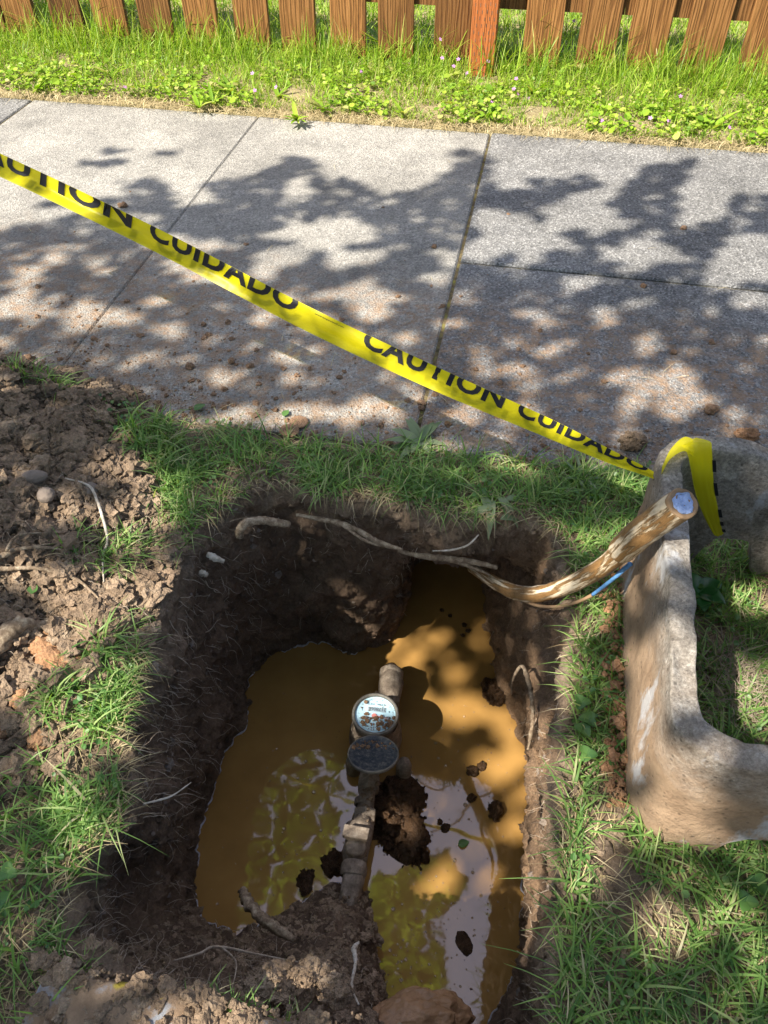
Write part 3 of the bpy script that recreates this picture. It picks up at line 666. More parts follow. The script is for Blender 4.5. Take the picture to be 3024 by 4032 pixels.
def lump(name, c, rad, mat, label, cat, seed=1, amp=.4, sc=1.4, sub=5, rot=0, group=None, fine=.06, tilt=(0, 0)):
    V, Fq = ico(sub); o = Vector((seed * 7.3, seed * 3.1, seed * 1.7)); out = []; amp = min(amp, .45)
    for v in V:
        q = Vector(v); r = 1 + amp * noise.fractal(q * sc + o, .9, 2.1, 5) + fine * noise.noise(q * 14 + o)
        out.append(Vector((v[0] * rad[0], v[1] * rad[1], v[2] * rad[2])) * r)
    m_ = Matrix.Rotation(rot, 3, 'Z') @ Matrix.Rotation(tilt[0], 3, 'X') @ Matrix.Rotation(tilt[1], 3, 'Y')
    ob = qmesh(name, [m_ @ v for v in out], Fq, mat, True, 3); ob.location = c; tag(ob, label, cat, group); return ob
def gl(dx, dy, dz=0.0):
    p = ad(dx, dy); p.z = float(hat(p.x, p.y)) + dz; return p
def heap(name, c, rad, mat, label, cat, seed=1, n=200, cs=(.10, .28), group=None, rot=0, wet=False):
    """a lump whose skin is broken into crumbs: one body with smaller lumps grown into it"""
    V, Fq = ico(4); o = Vector((seed * 7.3, seed * 3.1, seed * 1.7)); Vb = np.array([list(Vector(v) * (1 + (.62 if n > 700 else .38) * noise.fractal(Vector(v) * 1.5 + o, 1, 2, 4))) for v in V]); Vs, Fs, b = [Vb * rad * .92], [Fq], len(Vb)
    g = float(np.mean(rad))
    for k in range(n):
        q = Vb[rng.integers(0, len(Vb))] * rad * rng.uniform(.82, 1.0)
        if q[2] < -.3 * rad[2]: continue
        r = g * cs[0] * (1 + rng.pareto(2.2)); r = min(r, g * cs[1]); W_, Fw = VAR[2 if r > .007 else (1 if r > .002 else 0)][k % 7]
        Vs.append(W_ * r * rng.uniform(.7, 1.2, 3) + q); Fs.append(Fw + b); b += len(W_)
    A = np.vstack(Vs); ca, sa = cos(rot), sin(rot); A = np.stack([A[:, 0] * ca - A[:, 1] * sa, A[:, 0] * sa + A[:, 1] * ca, A[:, 2]], 1)
    ob = qmesh(name, A, np.vstack(Fs), mat, wet, 3); ob.location = c; tag(ob, label, cat, group); return ob
# big clods on the spoil heap
HCL = ['sunlit clod below the pale forking root', 'clod at the left edge below the river stones', 'rounded pale clod left of the pit corner', 'big dark clod right of the little grass tuft on the heap', 'dark clod between the small grass tufts at the top of the heap', 'clod above the big clods at the left of the heap', 'clod left of the oval river stone', 'clod just above the dark reddish stone', 'clod touching the round pinkish river stone', 'clod beside the grass at the left pit corner', 'small clod near the top grass of the heap', 'largest crumbly clod in the middle of the heap', 'large clod at the left edge of the heap', 'clod above the thin end of the gnarled root', 'small clod under the forking root', 'clod on the sidewalk edge at the far left', 'clod on the sidewalk edge right of the far-left one', 'clod behind the small grass tuft by the sidewalk', 'small clod in the grass above the pit corner', 'small clod beside the dark green tuft on the heap']
CL = [((130, 1240), .035), ((70, 1250), .03), ((285, 1165), .032), ((210, 940), .045), ((150, 930), .04), ((95, 970), .035), ((60, 1130), .03), ((130, 1100), .028), ((215, 1110), .03), ((340, 1095), .028), ((250, 1060), .022),
      ((165, 1010), .05), ((40, 1010), .045), ((180, 1370), .025), ((150, 1340), .022), ((40, 840), .04), ((150, 835), .038), ((190, 880), .026), ((320, 1030), .020), ((240, 1330), .022)]
for j, (d, r) in enumerate(CL):
    heap('dirt_clod', gl(*d, -.25 * r), (r, r * .85, r * .62), M['clod'], HCL[j], 'dirt clod', j + 3, 170, (.06, .22), 'large clods on the spoil heap', j)
for j, (d, r, lb) in enumerate([((120, 1415), .036, 'sunlit orange clay clod above the long cleft in the soil'), ((120, 1470), .045, 'flat orange clay lump below the sunlit clod'), ((60, 1530), .024, 'egg-shaped orange clay lump by the bright grass'), ((95, 1600), .02, 'dull clay lump under the bright grass'), ((25, 1580), .018, 'small grey-brown lump at the left of the grass tuft')]):
    lump('clay_clod', gl(*d, -.1 * r), (r * 1.1, r * .75, r * .6), M['clay'], lb, 'clay clod', j + 31, .4, 1.2, 5, .3 * j, None, .05)
for d, r, lb, j in [((107, 1110), (.024, .013, .012), 'smooth oval grey-brown river stone half buried in the heap', 1), ((212, 1108), (.017, .015, .012), 'round pinkish river stone beside the oval one in the heap', 2), ((130, 1140), (.015, .015, .012), 'dark reddish stone just below the oval river stone', 3)]:
    lump('river_stone', gl(*d, .004 + .006), r, M['stone'], lb, 'stone', j + 50, .10, 1.0, 4, .2 * j, None, .01)
# things lying on the sidewalk
heap('sod_clump', ad(1366, 955, .014), (.026, .018, .018), M['ground'], 'dark hairy sod clump lying on the sidewalk under the tape', 'sod clump', 61, 260, (.06, .2))
lump('dirt_clod', ad(1615, 938, .008), (.020, .013, .012), M['clay'], 'reddish dirt chunk on the sidewalk behind the concrete box', 'dirt clod', 62, .6, 1.6, 5)
for j, (d, lb) in enumerate([((626, 936), 'round flat disc of pressed soil at the edge of the sidewalk'), ((645, 912), 'paler flat soil disc lying behind the round one')]):
    lump('soil_disc', gl(*d, .008) if j == 0 else ad(*d, .005), (.019, .019, .004), M['crumb'], lb, 'soil disc', 70 + j, .12, 1.2, 4)
for j, (dx, dy, r) in enumerate([(265, 443, .012), (938, 532, .008), (1390, 617, .008), (1537, 884, .014), (1240, 1000, .012), (440, 700, .007), (1098, 463, .006), (1477, 493, .010), (500, 780, .009), (410, 790, .01), (60, 775, .014), (165, 830, .02), (640, 700, .008), (540, 790, .008), (1455, 760, .008), (1130, 990, .008), (860, 640, .006)]):
    lump('dirt_clod', ad(dx, dy, r * .4), (r, r * .8, r * .6), M['crumb'], 'small brown clod lying on the sidewalk', 'dirt clod', 80 + j, .7, 1.8, 3, j, 'small clods on the sidewalk', .1)

# ------------------------------------------------------------------ fine roots on the pit walls
def rootwalk(p, d, L, r, seed, curl=.55, grav=.25, step=.006):
    pts = [Vector(p)]; d = Vector(d).normalized(); n = max(3, int(L / step)); rr = []
    for i in range(n):
        rr.append(r * (1 - .75 * i / n)); d = (d + Vector((random.gauss(0, curl), random.gauss(0, curl), random.gauss(0, curl) - grav)) * .5).normalized(); pts.append(pts[-1] + d * step)
    rr.append(r * .2); return pts, rr
mb = MB()
px_all, py_all = proj(rimS)
lw = [i for i in range(NP) if (tunS[i] < .5)]
for j in range(1500):
    i = random.choice(lw); kx = int(NI * (1 - abs(random.gauss(0, .38)))) 
    if kx < 18 or kx >= NI: continue
    left = px_all[i] / DS < 480
    if not left and random.random() < .5: continue
    p = GV[kx, i]; nn = NR[kx, i]; inward = Vector((cen[0] - p[0], cen[1] - p[1], 0)).normalized()
    pts, rr = rootwalk(p, inward * .9 + Vector((random.gauss(0, .6), random.gauss(0, .6), random.gauss(0, .4))), random.uniform(.014, .058 if left else .035), random.uniform(.0003, .00095), j, .5, .25, .005)
    mb.tube(pts, rr, 4, cap=False)
    if random.random() < .8:
        q = random.randrange(1, len(pts) - 1); p2, r2 = rootwalk(pts[q], (random.gauss(0, 1), random.gauss(0, 1), random.gauss(0, 1)), random.uniform(.008, .025), rr[q] * .7, j); mb.tube(p2, r2, 3, cap=False)
tag(mb.build('fine_roots', M['roothair']), 'tangle of thin pale roots hanging from the pit walls', 'roots', kind='stuff')
mb = MB()
for j in range(420):
    d = random.choice([(100, 1330), (60, 1250), (180, 1180), (30, 1130), (240, 1300), (300, 1130), (1560, 1420), (1600, 1500)]); p = gl(d[0] + random.gauss(0, 60), d[1] + random.gauss(0, 50), .006)
    pts, rr = rootwalk(p, (random.gauss(0, 1), random.gauss(0, 1), .1), random.uniform(.02, .09), random.uniform(.0003, .0009), j, .4, 0)
    for q in pts: q.z = float(hat(q.x, q.y)) + .005 + .3 * (q.z - p.z if q.z > p.z else 0)
    mb.tube(pts, rr, 4, cap=False)
tag(mb.build('loose_rootlets', M['roothair']), 'thin rootlets strewn over the spoil heap', 'roots', kind='stuff')

# ------------------------------------------------------------------ single roots
def root(name, P, rad, mat, label, rough=.35, n=40, sides=12, cat='root', fork=None):
    Q = spline([list(p) + [r] for p, r in zip(P, rad)], n); mb = MB(); mb.tube([Vector(q[:3]) for q in Q], [max(q[3], .0003) for q in Q], sides, rough=rough)
    if fork:
        for FP, fr in fork:
            Q = spline([list(p) + [r] for p, r in zip(FP, fr)], 24); mb.tube([Vector(q[:3]) for q in Q], [max(q[3], .0003) for q in Q], 8, rough=rough)
    return tag(mb.build(name, mat), label, cat)
root('cut_root', [ad(517, 1158, -.04), ad(520, 1142, -.022), ad(534, 1129, -.014), ad(565, 1124, -.018), ad(598, 1129, -.024), ad(625, 1133, -.034)], [.0075, .008, .0082, .0075, .0072, .006], M['root'], 'thick hooked root stub at the top left of the pit', .25)
root('long_root', [ad(640, 1112, -.03), ad(690, 1121, -.03), ad(740, 1132, -.03), ad(780, 1150, -.035), ad(820, 1172, -.04), ad(870, 1188, -.05)], [.003, .0042, .0048, .005, .0045, .003], M['root'], 'long flaking root running along the top edge of the pit', .5,
     fork=[([ad(740, 1135, -.03), ad(790, 1168, -.04), ad(850, 1186, -.05)], [.002, .0028, .001])])
root('crossing_root', [ad(860, 1190, -.09), ad(905, 1200, -.08), ad(960, 1206, -.075), ad(1010, 1212, -.075), ad(1075, 1226, -.08)], [.003, .005, .0058, .0055, .004], M['root'], 'pale root bridging the dark hollow under the far edge', .4,
     fork=[([ad(960, 1208, -.075), ad(1010, 1222, -.08), ad(1060, 1243, -.09)], [.003, .003, .0015])])
root('twig_root', [ad(935, 1190, -.05), ad(975, 1188, -.03), ad(1010, 1178, -.02), ad(1034, 1155, -.01)], [.001, .0017, .0017, .0012], M['paleroot'], 'thin pale twig-like root above the hollow', .3)
for j, (P, r, lb) in enumerate([([ad(447, 1197, -.04), ad(462, 1204, -.045), ad(484, 1213, -.055)], [.0045, .0062, .0035], 'short white peeled root stub at the left wall'), ([ad(434, 1237, -.06), ad(448, 1242, -.06)], [.006, .004], 'little white root end below the longer white stub')]):
    root('root_stub', P, r, M['paleroot'], lb, .5, 12)
root('broken_root', [ad(524, 1922, -.27), ad(535, 1950, -.26), ad(558, 1975, -.25), ad(590, 2000, -.235), ad(636, 2030, -.22)], [.006, .0085, .008, .008, .0045], M['root'], 'broken knobbly root leaning over the water from the near bank', .6)
root('gnarled_root', [gl(-60, 1490, .016), gl(10, 1445, .016), gl(60, 1405, .014), gl(100, 1380, .012), gl(150, 1362, .008), gl(215, 1345, .006)], [.016, .015, .013, .009, .0035, .001], M['root'], 'thick gnarled root lying across the left edge of the spoil heap', .5)
root('split_root', [gl(-60, 1320, .02), gl(0, 1300, .018), gl(40, 1282, .018), gl(80, 1262, .018), gl(140, 1245, .018), gl(200, 1238, .012)], [.010, .009, .0055, .0032, .002, .001], M['root'], 'forking root with thin tips above the gnarled one', .5,
     fork=[([gl(0, 1312, .018), gl(60, 1296, .018), gl(120, 1290, .018), gl(190, 1300, .016), gl(250, 1350, .01)], [.006, .0035, .003, .0022, .001]), ([gl(60, 1275, .018), gl(80, 1240, .018), gl(130, 1215, .016)], [.0025, .002, .0008]), ([gl(100, 1255, .018), gl(170, 1225, .016), gl(210, 1232, .012)], [.002, .0016, .0006])])
root('curling_root', [gl(170, 1105, .02), gl(215, 1110, .022), gl(230, 1135, .02), gl(238, 1160, .018), gl(245, 1200, .017), gl(235, 1235, .016), gl(238, 1290, .014)], [.0011, .0022, .0026, .0024, .002, .0017, .0009], M['paleroot'], 'thin winding root hanging down the spoil heap past the round stone', .3)
root('mud_root', [ad(1140, 1620, -.20), ad(1150, 1560, -.17), ad(1148, 1500, -.15), ad(1128, 1440, -.14), ad(1108, 1470, -.2), ad(1105, 1500, -.24)], [.002, .003, .0036, .003, .002, .001], M['root'], 'hairy soil-caked root loop on the right wall of the pit', .9, 50)
root('bank_twig', [ad(775, 2170, -.06), ad(760, 2130, -.09), ad(768, 2080, -.14), ad(765, 2050, -.17), ad(775, 2035, -.18)], [.001, .0016, .0022, .0035, .0015], M['paleroot'], 'small pale twig standing up from the near bank', .5)
root('rim_root', [ad(310, 1736, -.03), ad(345, 1728, -.04), ad(375, 1717, -.04), ad(413, 1690, -.05)], [.001, .0014, .0011, .0006], M['paleroot'], 'thin bright root poking into the pit from the left wall', .2)
root('wall_root', [ad(680, 2085, -.2), ad(560, 2062, -.15), ad(470, 2045, -.12), ad(430, 2060, -.1), ad(375, 2075, -.09)], [.0006, .0013, .0018, .0015, .0008], M['roothair'], 'branching thin root lying on the near bank', .3, fork=[([ad(480, 2047, -.12), ad(510, 2080, -.13), ad(500, 2140, -.1)], [.0014, .0012, .0005])])

# ------------------------------------------------------------------ stones and mud in the pit
lump('wall_stone', ad(240, 1850, -.16), (.012, .011, .024), M['stone'], 'grey elongated stone set in the left wall of the pit', 'stone', 201, .15, 1, 4, 0, None, .02)
lump('pale_flake', ad(133, 1965, -.01), (.010, .020, .004), M['pale'], 'cracked pale lilac flake lying at the left lip of the pit', 'flake', 202, .3, 2, 5, -.1, None, .1)
heap('mud_island', ad(855, 1768, WZ), (.056, .080, .034), M['wetmud'], 'dark wet mud mound standing in the water right of the pipe', 'mud mound', 203, 900, (.035, .16), None, .1, True)
heap('mud_clump', ad(1068, 1495, WZ + .005), (.030, .032, .022), M['wetmud'], 'dark shiny mud clump in the water at the right wall', 'mud clump', 204, 420, (.05, .2), None, 0, True)
heap('mud_lump', ad(1070, 1750, WZ + .006), (.014, .019, .016), M['wetmud'], 'single oval mud lump standing in the water near the right wall', 'mud lump', 205, 160, (.07, .2), None, 0, True)
lump('mud_lump', ad(1018, 1724, WZ), (.009, .008, .007), M['wetmud'], 'little mud lump in the water left of the oval one', 'mud lump', 206, .5, 1.5, 4)
lump('bark_chip', ad(1002, 2037, WZ), (.013, .020, .004), M['wetmud'], 'floating boat-shaped bark chip near the bottom of the water', 'bark chip', 207, .2, 1.2, 4, .5)
heap('mud_lump', ad(722, 1868, WZ), (.022, .024, .018), M['wetmud'], 'rounded wet mud lump left of the valve', 'mud lump', 208, 200, (.06, .2), None, 0, True)
heap('mud_lump', ad(660, 1905, WZ), (.016, .022, .014), M['wetmud'], 'wet mud lump at the tip of the near bank', 'mud lump', 209, 160, (.07, .22), None, 0, True)
lump('wet_boulder', ad(893, 2222, -.32), (.080, .045, .040), M['clay'], 'wet orange clay boulder at the bottom edge of the picture', 'clay boulder', 210, .24, 1.1, 6, .2, None, .012)
bpy.data.objects['wet_boulder'].data.materials[0] = simple('wet_clay', (.36, .21, .11), .22, 0, 22, .5, .004)
for j, (d, s) in enumerate([((1020, 1665), .012), ((1040, 1655), .010), ((1003, 1350), .006), ((1012, 1362), .006), ((972, 1330), .005), ((955, 1318), .005), ((1000, 1372), .005), ((962, 1788), .009), ((950, 1775), .006)]):
    lump('mud_bit', ad(*d, WZ + .001), (s, s * .9, s * .6), M['wetmud'], 'tiny wet mud bit breaking the water surface', 'mud bit', 220 + j, .6, 1.8, 3, j, 'tiny mud bits in the water', .1)
clods('water_specks', PENDING_SPECKS, np.clip(.0004 * rng.pareto(2.2, len(PENDING_SPECKS)) + .0004, 0, .0022), M['crumb'], 'specks of silt and debris floating on the muddy water', 'debris')
# bubbles
V0, F0 = ico(2); k = V0[:, 2] > -.3; Vs, Fs, b = [], [], 0
for j in range(330):
    z_ = random.choice([(900, 2050, 80, 90), (640, 1720, 60, 60), (1000, 1900, 60, 140), (850, 1560, 300, 60), (700, 1850, 120, 90), (1000, 1640, 60, 60), (870, 2100, 60, 50)])
    p = ad(z_[0] + random.gauss(0, z_[2]), z_[1] + random.gauss(0, z_[3]), WZ); r = min(.0006 + .0007 * random.paretovariate(2.2), .0045)
    Vs.append(V0 * (r, r, r * .8) + np.array([p.x, p.y, WZ])); Fs.append(F0 + b); b += len(V0)
tag(qmesh('foam_bubbles', np.vstack(Vs), np.vstack(Fs), M['bubble'], True, 3), 'small bubbles floating on the muddy water', 'bubbles', kind='stuff')

# ------------------------------------------------------------------ text
def text_mesh(body, size, off=0.0, spacing=1.0):
    c = bpy.data.curves.new('txt', 'FONT'); c.body = body; c.size = size; c.offset = off; c.space_character = spacing; c.resolution_u = 3; c.fill_mode = 'FRONT'
    o = bpy.data.objects.new('txt', c); COL.objects.link(o); dg = bpy.context.evaluated_depsgraph_get(); e = o.evaluated_get(dg); me = bpy.data.meshes.new_from_object(e)
    bpy.data.objects.remove(o); bpy.data.curves.remove(c); return me
def warp_text(me, fn, seg, ylo=None, yhi=None):
    import bmesh
    bm = bmesh.new(); bm.from_mesh(me)
    bmesh.ops.triangulate(bm, faces=bm.faces[:])
    if yhi is not None: bmesh.ops.bisect_plane(bm, geom=bm.verts[:] + bm.edges[:] + bm.faces[:], plane_co=(0, yhi, 0), plane_no=(0, 1, 0), clear_outer=True)
    if ylo is not None: bmesh.ops.bisect_plane(bm, geom=bm.verts[:] + bm.edges[:] + bm.faces[:], plane_co=(0, ylo, 0), plane_no=(0, -1, 0), clear_outer=True)
    xs = [v.co.x for v in bm.verts]
    if xs and seg:
        for x in np.arange(min(xs), max(xs), seg): bmesh.ops.bisect_plane(bm, geom=bm.verts[:] + bm.edges[:] + bm.faces[:], plane_co=(float(x), 0, 0), plane_no=(1, 0, 0))
    vs = [fn(v.co.x, v.co.y) for v in bm.verts]; bm.verts.index_update(); fs = [[v.index for v in f.verts] for f in bm.faces]; bm.free(); return vs, fs

# ------------------------------------------------------------------ caution tape
# centre line, given by picture point and distance from the lens; fold edge on top, loose edge below
TP = [(-700, 335, 1.42), (0, 650, 1.27), (600, 938, 1.215), (1200, 1250, 1.175), (1700, 1485, 1.155), (2150, 1682, 1.14), (2400, 1797, 1.13), (2530, 1852, 1.125), (2590, 1880, 1.12)]
TW = [.035, .0335, .0335, .034, .033, .027, .019, .012, .008]
TS = spline([list(atd(*p)) + [w] for p, w in zip(TP, TW)], 160)
tl = np.concatenate([[0], np.cumsum(np.linalg.norm(np.diff(TS[:, :3], axis=0), axis=1))])
def tape_pt(s, t, off=0.0):
    """s metres from the left end, t 0 (lower edge) .. 1 (fold)"""
    s = min(max(s, 0), tl[-1] - 1e-5); i = int(np.searchsorted(tl, s, 'right') - 1); i = min(i, len(TS) - 2); u = (s - tl[i]) / (tl[i + 1] - tl[i])
    q = TS[i] * (1 - u) + TS[i + 1] * u; d = Vector(TS[i + 1, :3] - TS[i, :3]).normalized(); p = Vector(q[:3]); w = q[3]
    view = (Vector((0, 0, CAM_H)) - p).normalized(); nrm = (view + Vector((0, -.15, .1))).normalized(); up = nrm.cross(d).normalized()
    if up.z < 0: up = -up
    nrm = (view - d * view.dot(d)).normalized()
    crease = .0035 * sin(t * 3.1 + s * 5) + .0012 * sin(s * 37 + t * 6) * (1 - abs(2 * t - 1)) + .006 * abs(t - .40 - .05 * sin(s * 4)) + .0016 * noise.noise(Vector((s * 22, t * 3, 0)))
    return p + up * (t - .5) * w + nrm * (crease + off)
tape = empty('caution_tape', atd(2590, 1880, 1.12))
tag(tape, 'yellow caution tape stretched over the sidewalk and draped over the concrete box corner', 'caution tape')
def ribbon(off, flip=False, t0=0.0, t1=1.0, ns=420, ntt=12):
    V, Q = [], []
    for i in range(ns + 1):
        s = tl[-1] * i / ns
        for j in range(ntt + 1): V.append(tape_pt(s, t0 + (t1 - t0) * j / ntt, off))
    for i in range(ns):
        for j in range(ntt): a = i * (ntt + 1) + j; Q.append((a, a + 1, a + ntt + 2, a + ntt + 1))
    return V, Q
mb = MB(); mb.add(*ribbon(0)); mb.add(*ribbon(-.0032, t0=.06, t1=1.0)); 
o = mb.build('film', M['tape'], tape)
def s_at(px):       # tape length at a picture x
    P_ = TS[:, :3]; x, y = proj(P_); return float(np.interp(px, x, tl))
WORDS = [('CAUTION', -170, 515), ('CUIDADO', 585, 1165), ('CAUTION', 1425, 1975), ('CUIDADO', 2030, 2545)]
for wd, x0, x1 in WORDS:
    mb = MB(); mg = MB()
    me = text_mesh(wd, 1.0, .036, 1.10); xs = [v.co.x for v in me.vertices]; ys = [v.co.y for v in me.vertices]; a, b = min(xs), max(xs); yb, yt = min(ys), max(ys); H_ = yt - yb
    s0, s1 = s_at(x0), s_at(x1)
    # lower 62 % of each letter shows below the fold
    cut = yb + H_ * .64
    def f1(x, y): return tape_pt(s0 + (x - a) / (b - a) * (s1 - s0), .45 + .545 * (y - yb) / (cut - yb), .0013)
    vs, fs = warp_text(me, f1, .06, None, cut); mb.add(vs, fs)
    def f2(x, y): return tape_pt(s0 + .012 + (x - a) / (b - a) * (s1 - s0), .50 - .42 * (y - cut) / (yt - cut) , -.0024)
    vs, fs = warp_text(me, f2, .12, cut, None); mg.add(vs, fs)
    mb.build('lettering', M['black'], tape, False); mg.build('reverse_lettering', M['black'], tape, False); bpy.data.meshes.remove(me)
mb = MB()
me = text_mesh('www.empirelevel.com', 1.0, .01); xs = [v.co.x for v in me.vertices]; a, b = min(xs), max(xs); s0, s1 = s_at(1232), s_at(1345)
vs, fs = warp_text(me, lambda x, y: tape_pt(s0 + (x - a) / (b - a) * (s1 - s0), .82 + .09 * y, .0006), .5); mb.add(vs, fs)
mb.build('small_print', M['black'], tape, False)
# the drape: over the rim corner and down inside the box
DP = [[(2660, 1745, .262), (2690, 1752, .263), (2740, 1722, .262)], [(2700, 1800, .262), (2725, 1770, .266), (2795, 1738, .262)], [(2716, 1850, .25), (2760, 1800, .262), (2802, 1775, .25)], [(2735, 1930, .20), (2775, 1920, .215), (2812, 1910, .20)], [(2765, 2020, .13), (2800, 2020, .142), (2828, 2010, .13)], [(2790, 2080, .09), (2815, 2080, .098), (2838, 2070, .09)], [(2815, 2110, .065), (2832, 2112, .07), (2848, 2104, .065)]]
def onface(px, py, vpl):
    b_ = R(-10.5); nn = Vector((-sin(b_), cos(b_), 0)); o = Vector((.303, .365, 0)) + nn * vpl; c = Vector((0, 0, CAM_H)); d = at(px, py, 0) - c; return c + d * ((o - c).dot(nn) / d.dot(nn))
DF = [[(2700, 1775), (2745, 1745), (2795, 1738)], [(2716, 1830), (2760, 1800), (2804, 1775)], [(2735, 1930), (2775, 1920), (2812, 1910)], [(2762, 2010), (2795, 2015), (2828, 2005)], [(2790, 2070), (2815, 2075), (2838, 2065)], [(2812, 2108), (2830, 2112), (2850, 2102)]]
rows = [[at(*q) for q in DP[0]]] + [[onface(q[0], q[1], .462 - .006 * (k == 1)) for q in r] for k, r in enumerate(DF)]
mb = MB(); V = []; Q = []
A_ = [spline(r, 9) for r in rows]; cols = [spline([A_[r][j] for r in range(len(A_))], 40) for j in range(9)]
for i in range(40):
    for j in range(9): q = cols[j][i]; V.append(Vector(q) + Vector((-.2, -.7, .4)) * (.0022 * sin(j * 2.6 + i * .13) + .002 * noise.noise(Vector((i * .22, j * .5, 0)))))
for i in range(39):
    for j in range(8): a = i * 9 + j; Q.append((a, a + 1, a + 10, a + 9))
mb.add(V, Q); mb.build('drape', M['tape'], tape)
# black printing on the turned edge of the drape
for i0, i1 in ((15, 17), (19, 22), (26, 29), (31, 33), (35, 37)):
    vv = []; mb = MB()
    for i in range(i0, i1 + 1): 
        q = Vector(cols[8][i]); vv += [q + Vector((-.0015, -.0015, .001)), q + Vector((.0042, -.001, .0))]
    mb.add(vv, [(2 * k, 2 * k + 1, 2 * k + 3, 2 * k + 2) for k in range(i1 - i0)]); mb.build('edge_print', M['black'], tape, False)
# over-the-corner strap joining span and drape
st = spline([list(q) for q in [tape_pt(tl[-1], .5), at(2610, 1845, .255), at(2640, 1790, .265), at(2690, 1752, .268), at(2730, 1765, .268)]], 24)
mb = MB(); V = []
for i, q in enumerate(st): w = .008 + .012 * smooth01(.2, 1, i / 23); V += [Vector(q) + Vector((.25, .95, 0)) * w, Vector(q) - Vector((.25, .95, 0)) * w * .8]
mb.add(V, [(2 * i, 2 * i + 1, 2 * i + 3, 2 * i + 2) for i in range(23)]); mb.build('corner_wrap', M['tape'], tape)

# ------------------------------------------------------------------ concrete box
BA = R(-10.5); bu = Vector((cos(BA), sin(BA), 0)); bv_ = Vector((-sin(BA), cos(BA), 0)); b0 = Vector((.303, .382, 0))
BW, BL, BH, BT = .37, .505, .252, .040
def rrect(w, l, r, n=14, inset=0.0):
    """rounded rectangle with fixed sampling; returns list of (x, y)"""
    x0, y0, x1, y1 = inset, inset, w - inset, l - inset; r = max(r - inset * .6, .012); P_ = []
    def seg(a, b, k): return [(a[0] + (b[0] - a[0]) * i / k, a[1] + (b[1] - a[1]) * i / k) for i in range(k)]
    def arc(cx, cy, a0): return [(cx + r * cos(a0 + pi / 2 * i / n), cy + r * sin(a0 + pi / 2 * i / n)) for i in range(n)]
    P_ += seg((x0 + r, y0), (x1 - r, y0), 36) + arc(x1 - r, y0 + r, -pi / 2) + seg((x1, y0 + r), (x1, y1 - r), 48) + arc(x1 - r, y1 - r, 0) + seg((x1 - r, y1), (x0 + r, y1), 36) + arc(x0 + r, y1 - r, pi / 2) + seg((x0, y1 - r), (x0, y0 + r), 48) + arc(x0 + r, y0 + r, pi)
    return P_
def notch(x, y):
    """height of the arched pipe notch in the two short walls at local x"""
    if y < .09 or y > BL - .09:
        d = abs(x - (.178 if y < .09 else .158)) / (.078 if y < .09 else .045)
        if d < 1: return (.072 if y < .09 else .085) * math.sqrt(1 - d ** 4)
    return 0.0
prof = []   # (inset, z, radius)
NZ = 26
for k in range(NZ + 1): t = k / NZ; prof.append((.002 * t, BH * t * .975, .07))
prof += [(.0022, BH * .984, .07), (.0028, BH * .994, .07), (.0045, BH * .999, .07), (.009, BH, .07), (.017, BH * 1.002, .07), (.026, BH, .07), (.0315, BH * .999, .07), (.0335, BH * .992, .07)]
for k in range(NZ + 1): t = 1 - k / NZ; prof.append((.036 - .002 * t, BH * t * .975, .07))
V = []; ring = None
for ins, z, r in prof:
    for (x, y) in rrect(BW, BL, r, 14, ins):
        zz = max(z, notch(x, y)) if z < .2 else z
        zz *= 1 - .13 * (1 - smooth01(.0, .26, y)) * (1 - smooth01(.05, .2, x))
        p = Vector((x, y, zz)); w_ = Vector((fbm(p + Vector((3, 0, 0)), 14, 4), fbm(p + Vector((0, 7, 0)), 14, 4), .7 * fbm(p + Vector((0, 0, 5)), 14, 4))) * .0042
        w_ += Vector((noise.noise(p * 70), noise.noise(p * 70 + Vector((9, 9, 9))), noise.noise(p * 70 + Vector((5, 1, 7))))) * .0018
        if z > .9 * BH: w_.z -= .016 * max(0, noise.noise(p * 34 + Vector((2, 2, 2))) - .12) + .004 * max(0, noise.noise(p * 110))
        V.append(p + w_)
n = len(V) // len(prof); Q = []
for k in range(len(prof) - 1):
    for i in range(n): j = (i + 1) % n; Q.append((k * n + i, k * n + j, k * n + n + j, k * n + n + i))
for i in range(n): j = (i + 1) % n; k = len(prof) - 1; Q.append((k * n + i, k * n + j, j, i))
box = qmesh('concrete_meter_box', V, Q, M['conc']); box.location = b0; box.rotation_euler = (0, 0, BA)
tag(box, 'muddy bottomless concrete box with arched notches, standing on the grass', 'concrete box')
sb = box.modifiers.new('smooth', 'SUBSURF'); sb.levels = 1; sb.render_levels = 1
X, Y = [], []
mud = []
for j in range(700):
    t = random.random(); p = b0 + bv_ * (.04 + .40 * t) + bu * random.gauss(-.012, .008); mud.append((p.x, p.y, float(hat(p.x, p.y)) + abs(random.gauss(0, .010))))
clods('box_soil', np.array(mud), np.clip(.002 * rng.pareto(2, 700) + .0018, 0, .008), M['clay'], 'crumbs of orange soil along the foot of the concrete box', 'soil crumbs')

# ------------------------------------------------------------------ buried concrete edge at the near left
E_ = [(120, 2060), (165, 2074), (220, 2090), (280, 2104), (345, 2118), (395, 2128), (430, 2148), (520, 2170), (640, 2186), (760, 2206), (860, 2240)]
Q_ = spline([list(ad(*e, .024)) for e in E_], 90); mb = MB(); V = []; prof = [(.0, -.10), (.002, -.03), (.006, -.006), (.016, .0), (.040, .002), (.075, -.004), (.11, -.012), (.14, -.05)]
for i, q in enumerate(Q_):
    t = (Vector(Q_[min(i + 1, 89)]) - Vector(Q_[max(i - 1, 0)])).normalized(); nn = Vector((t.y, -t.x, 0)); nn = nn if nn.y < 0 else -nn
    for d, z in prof:
        p = Vector(q) + nn * d + Vector((0, 0, z)); p += Vector((0, 0, 1)) * fbm(p, 30, 4) * .007 + nn * fbm(p + Vector((4, 4, 4)), 22, 3) * .006; V.append(p)
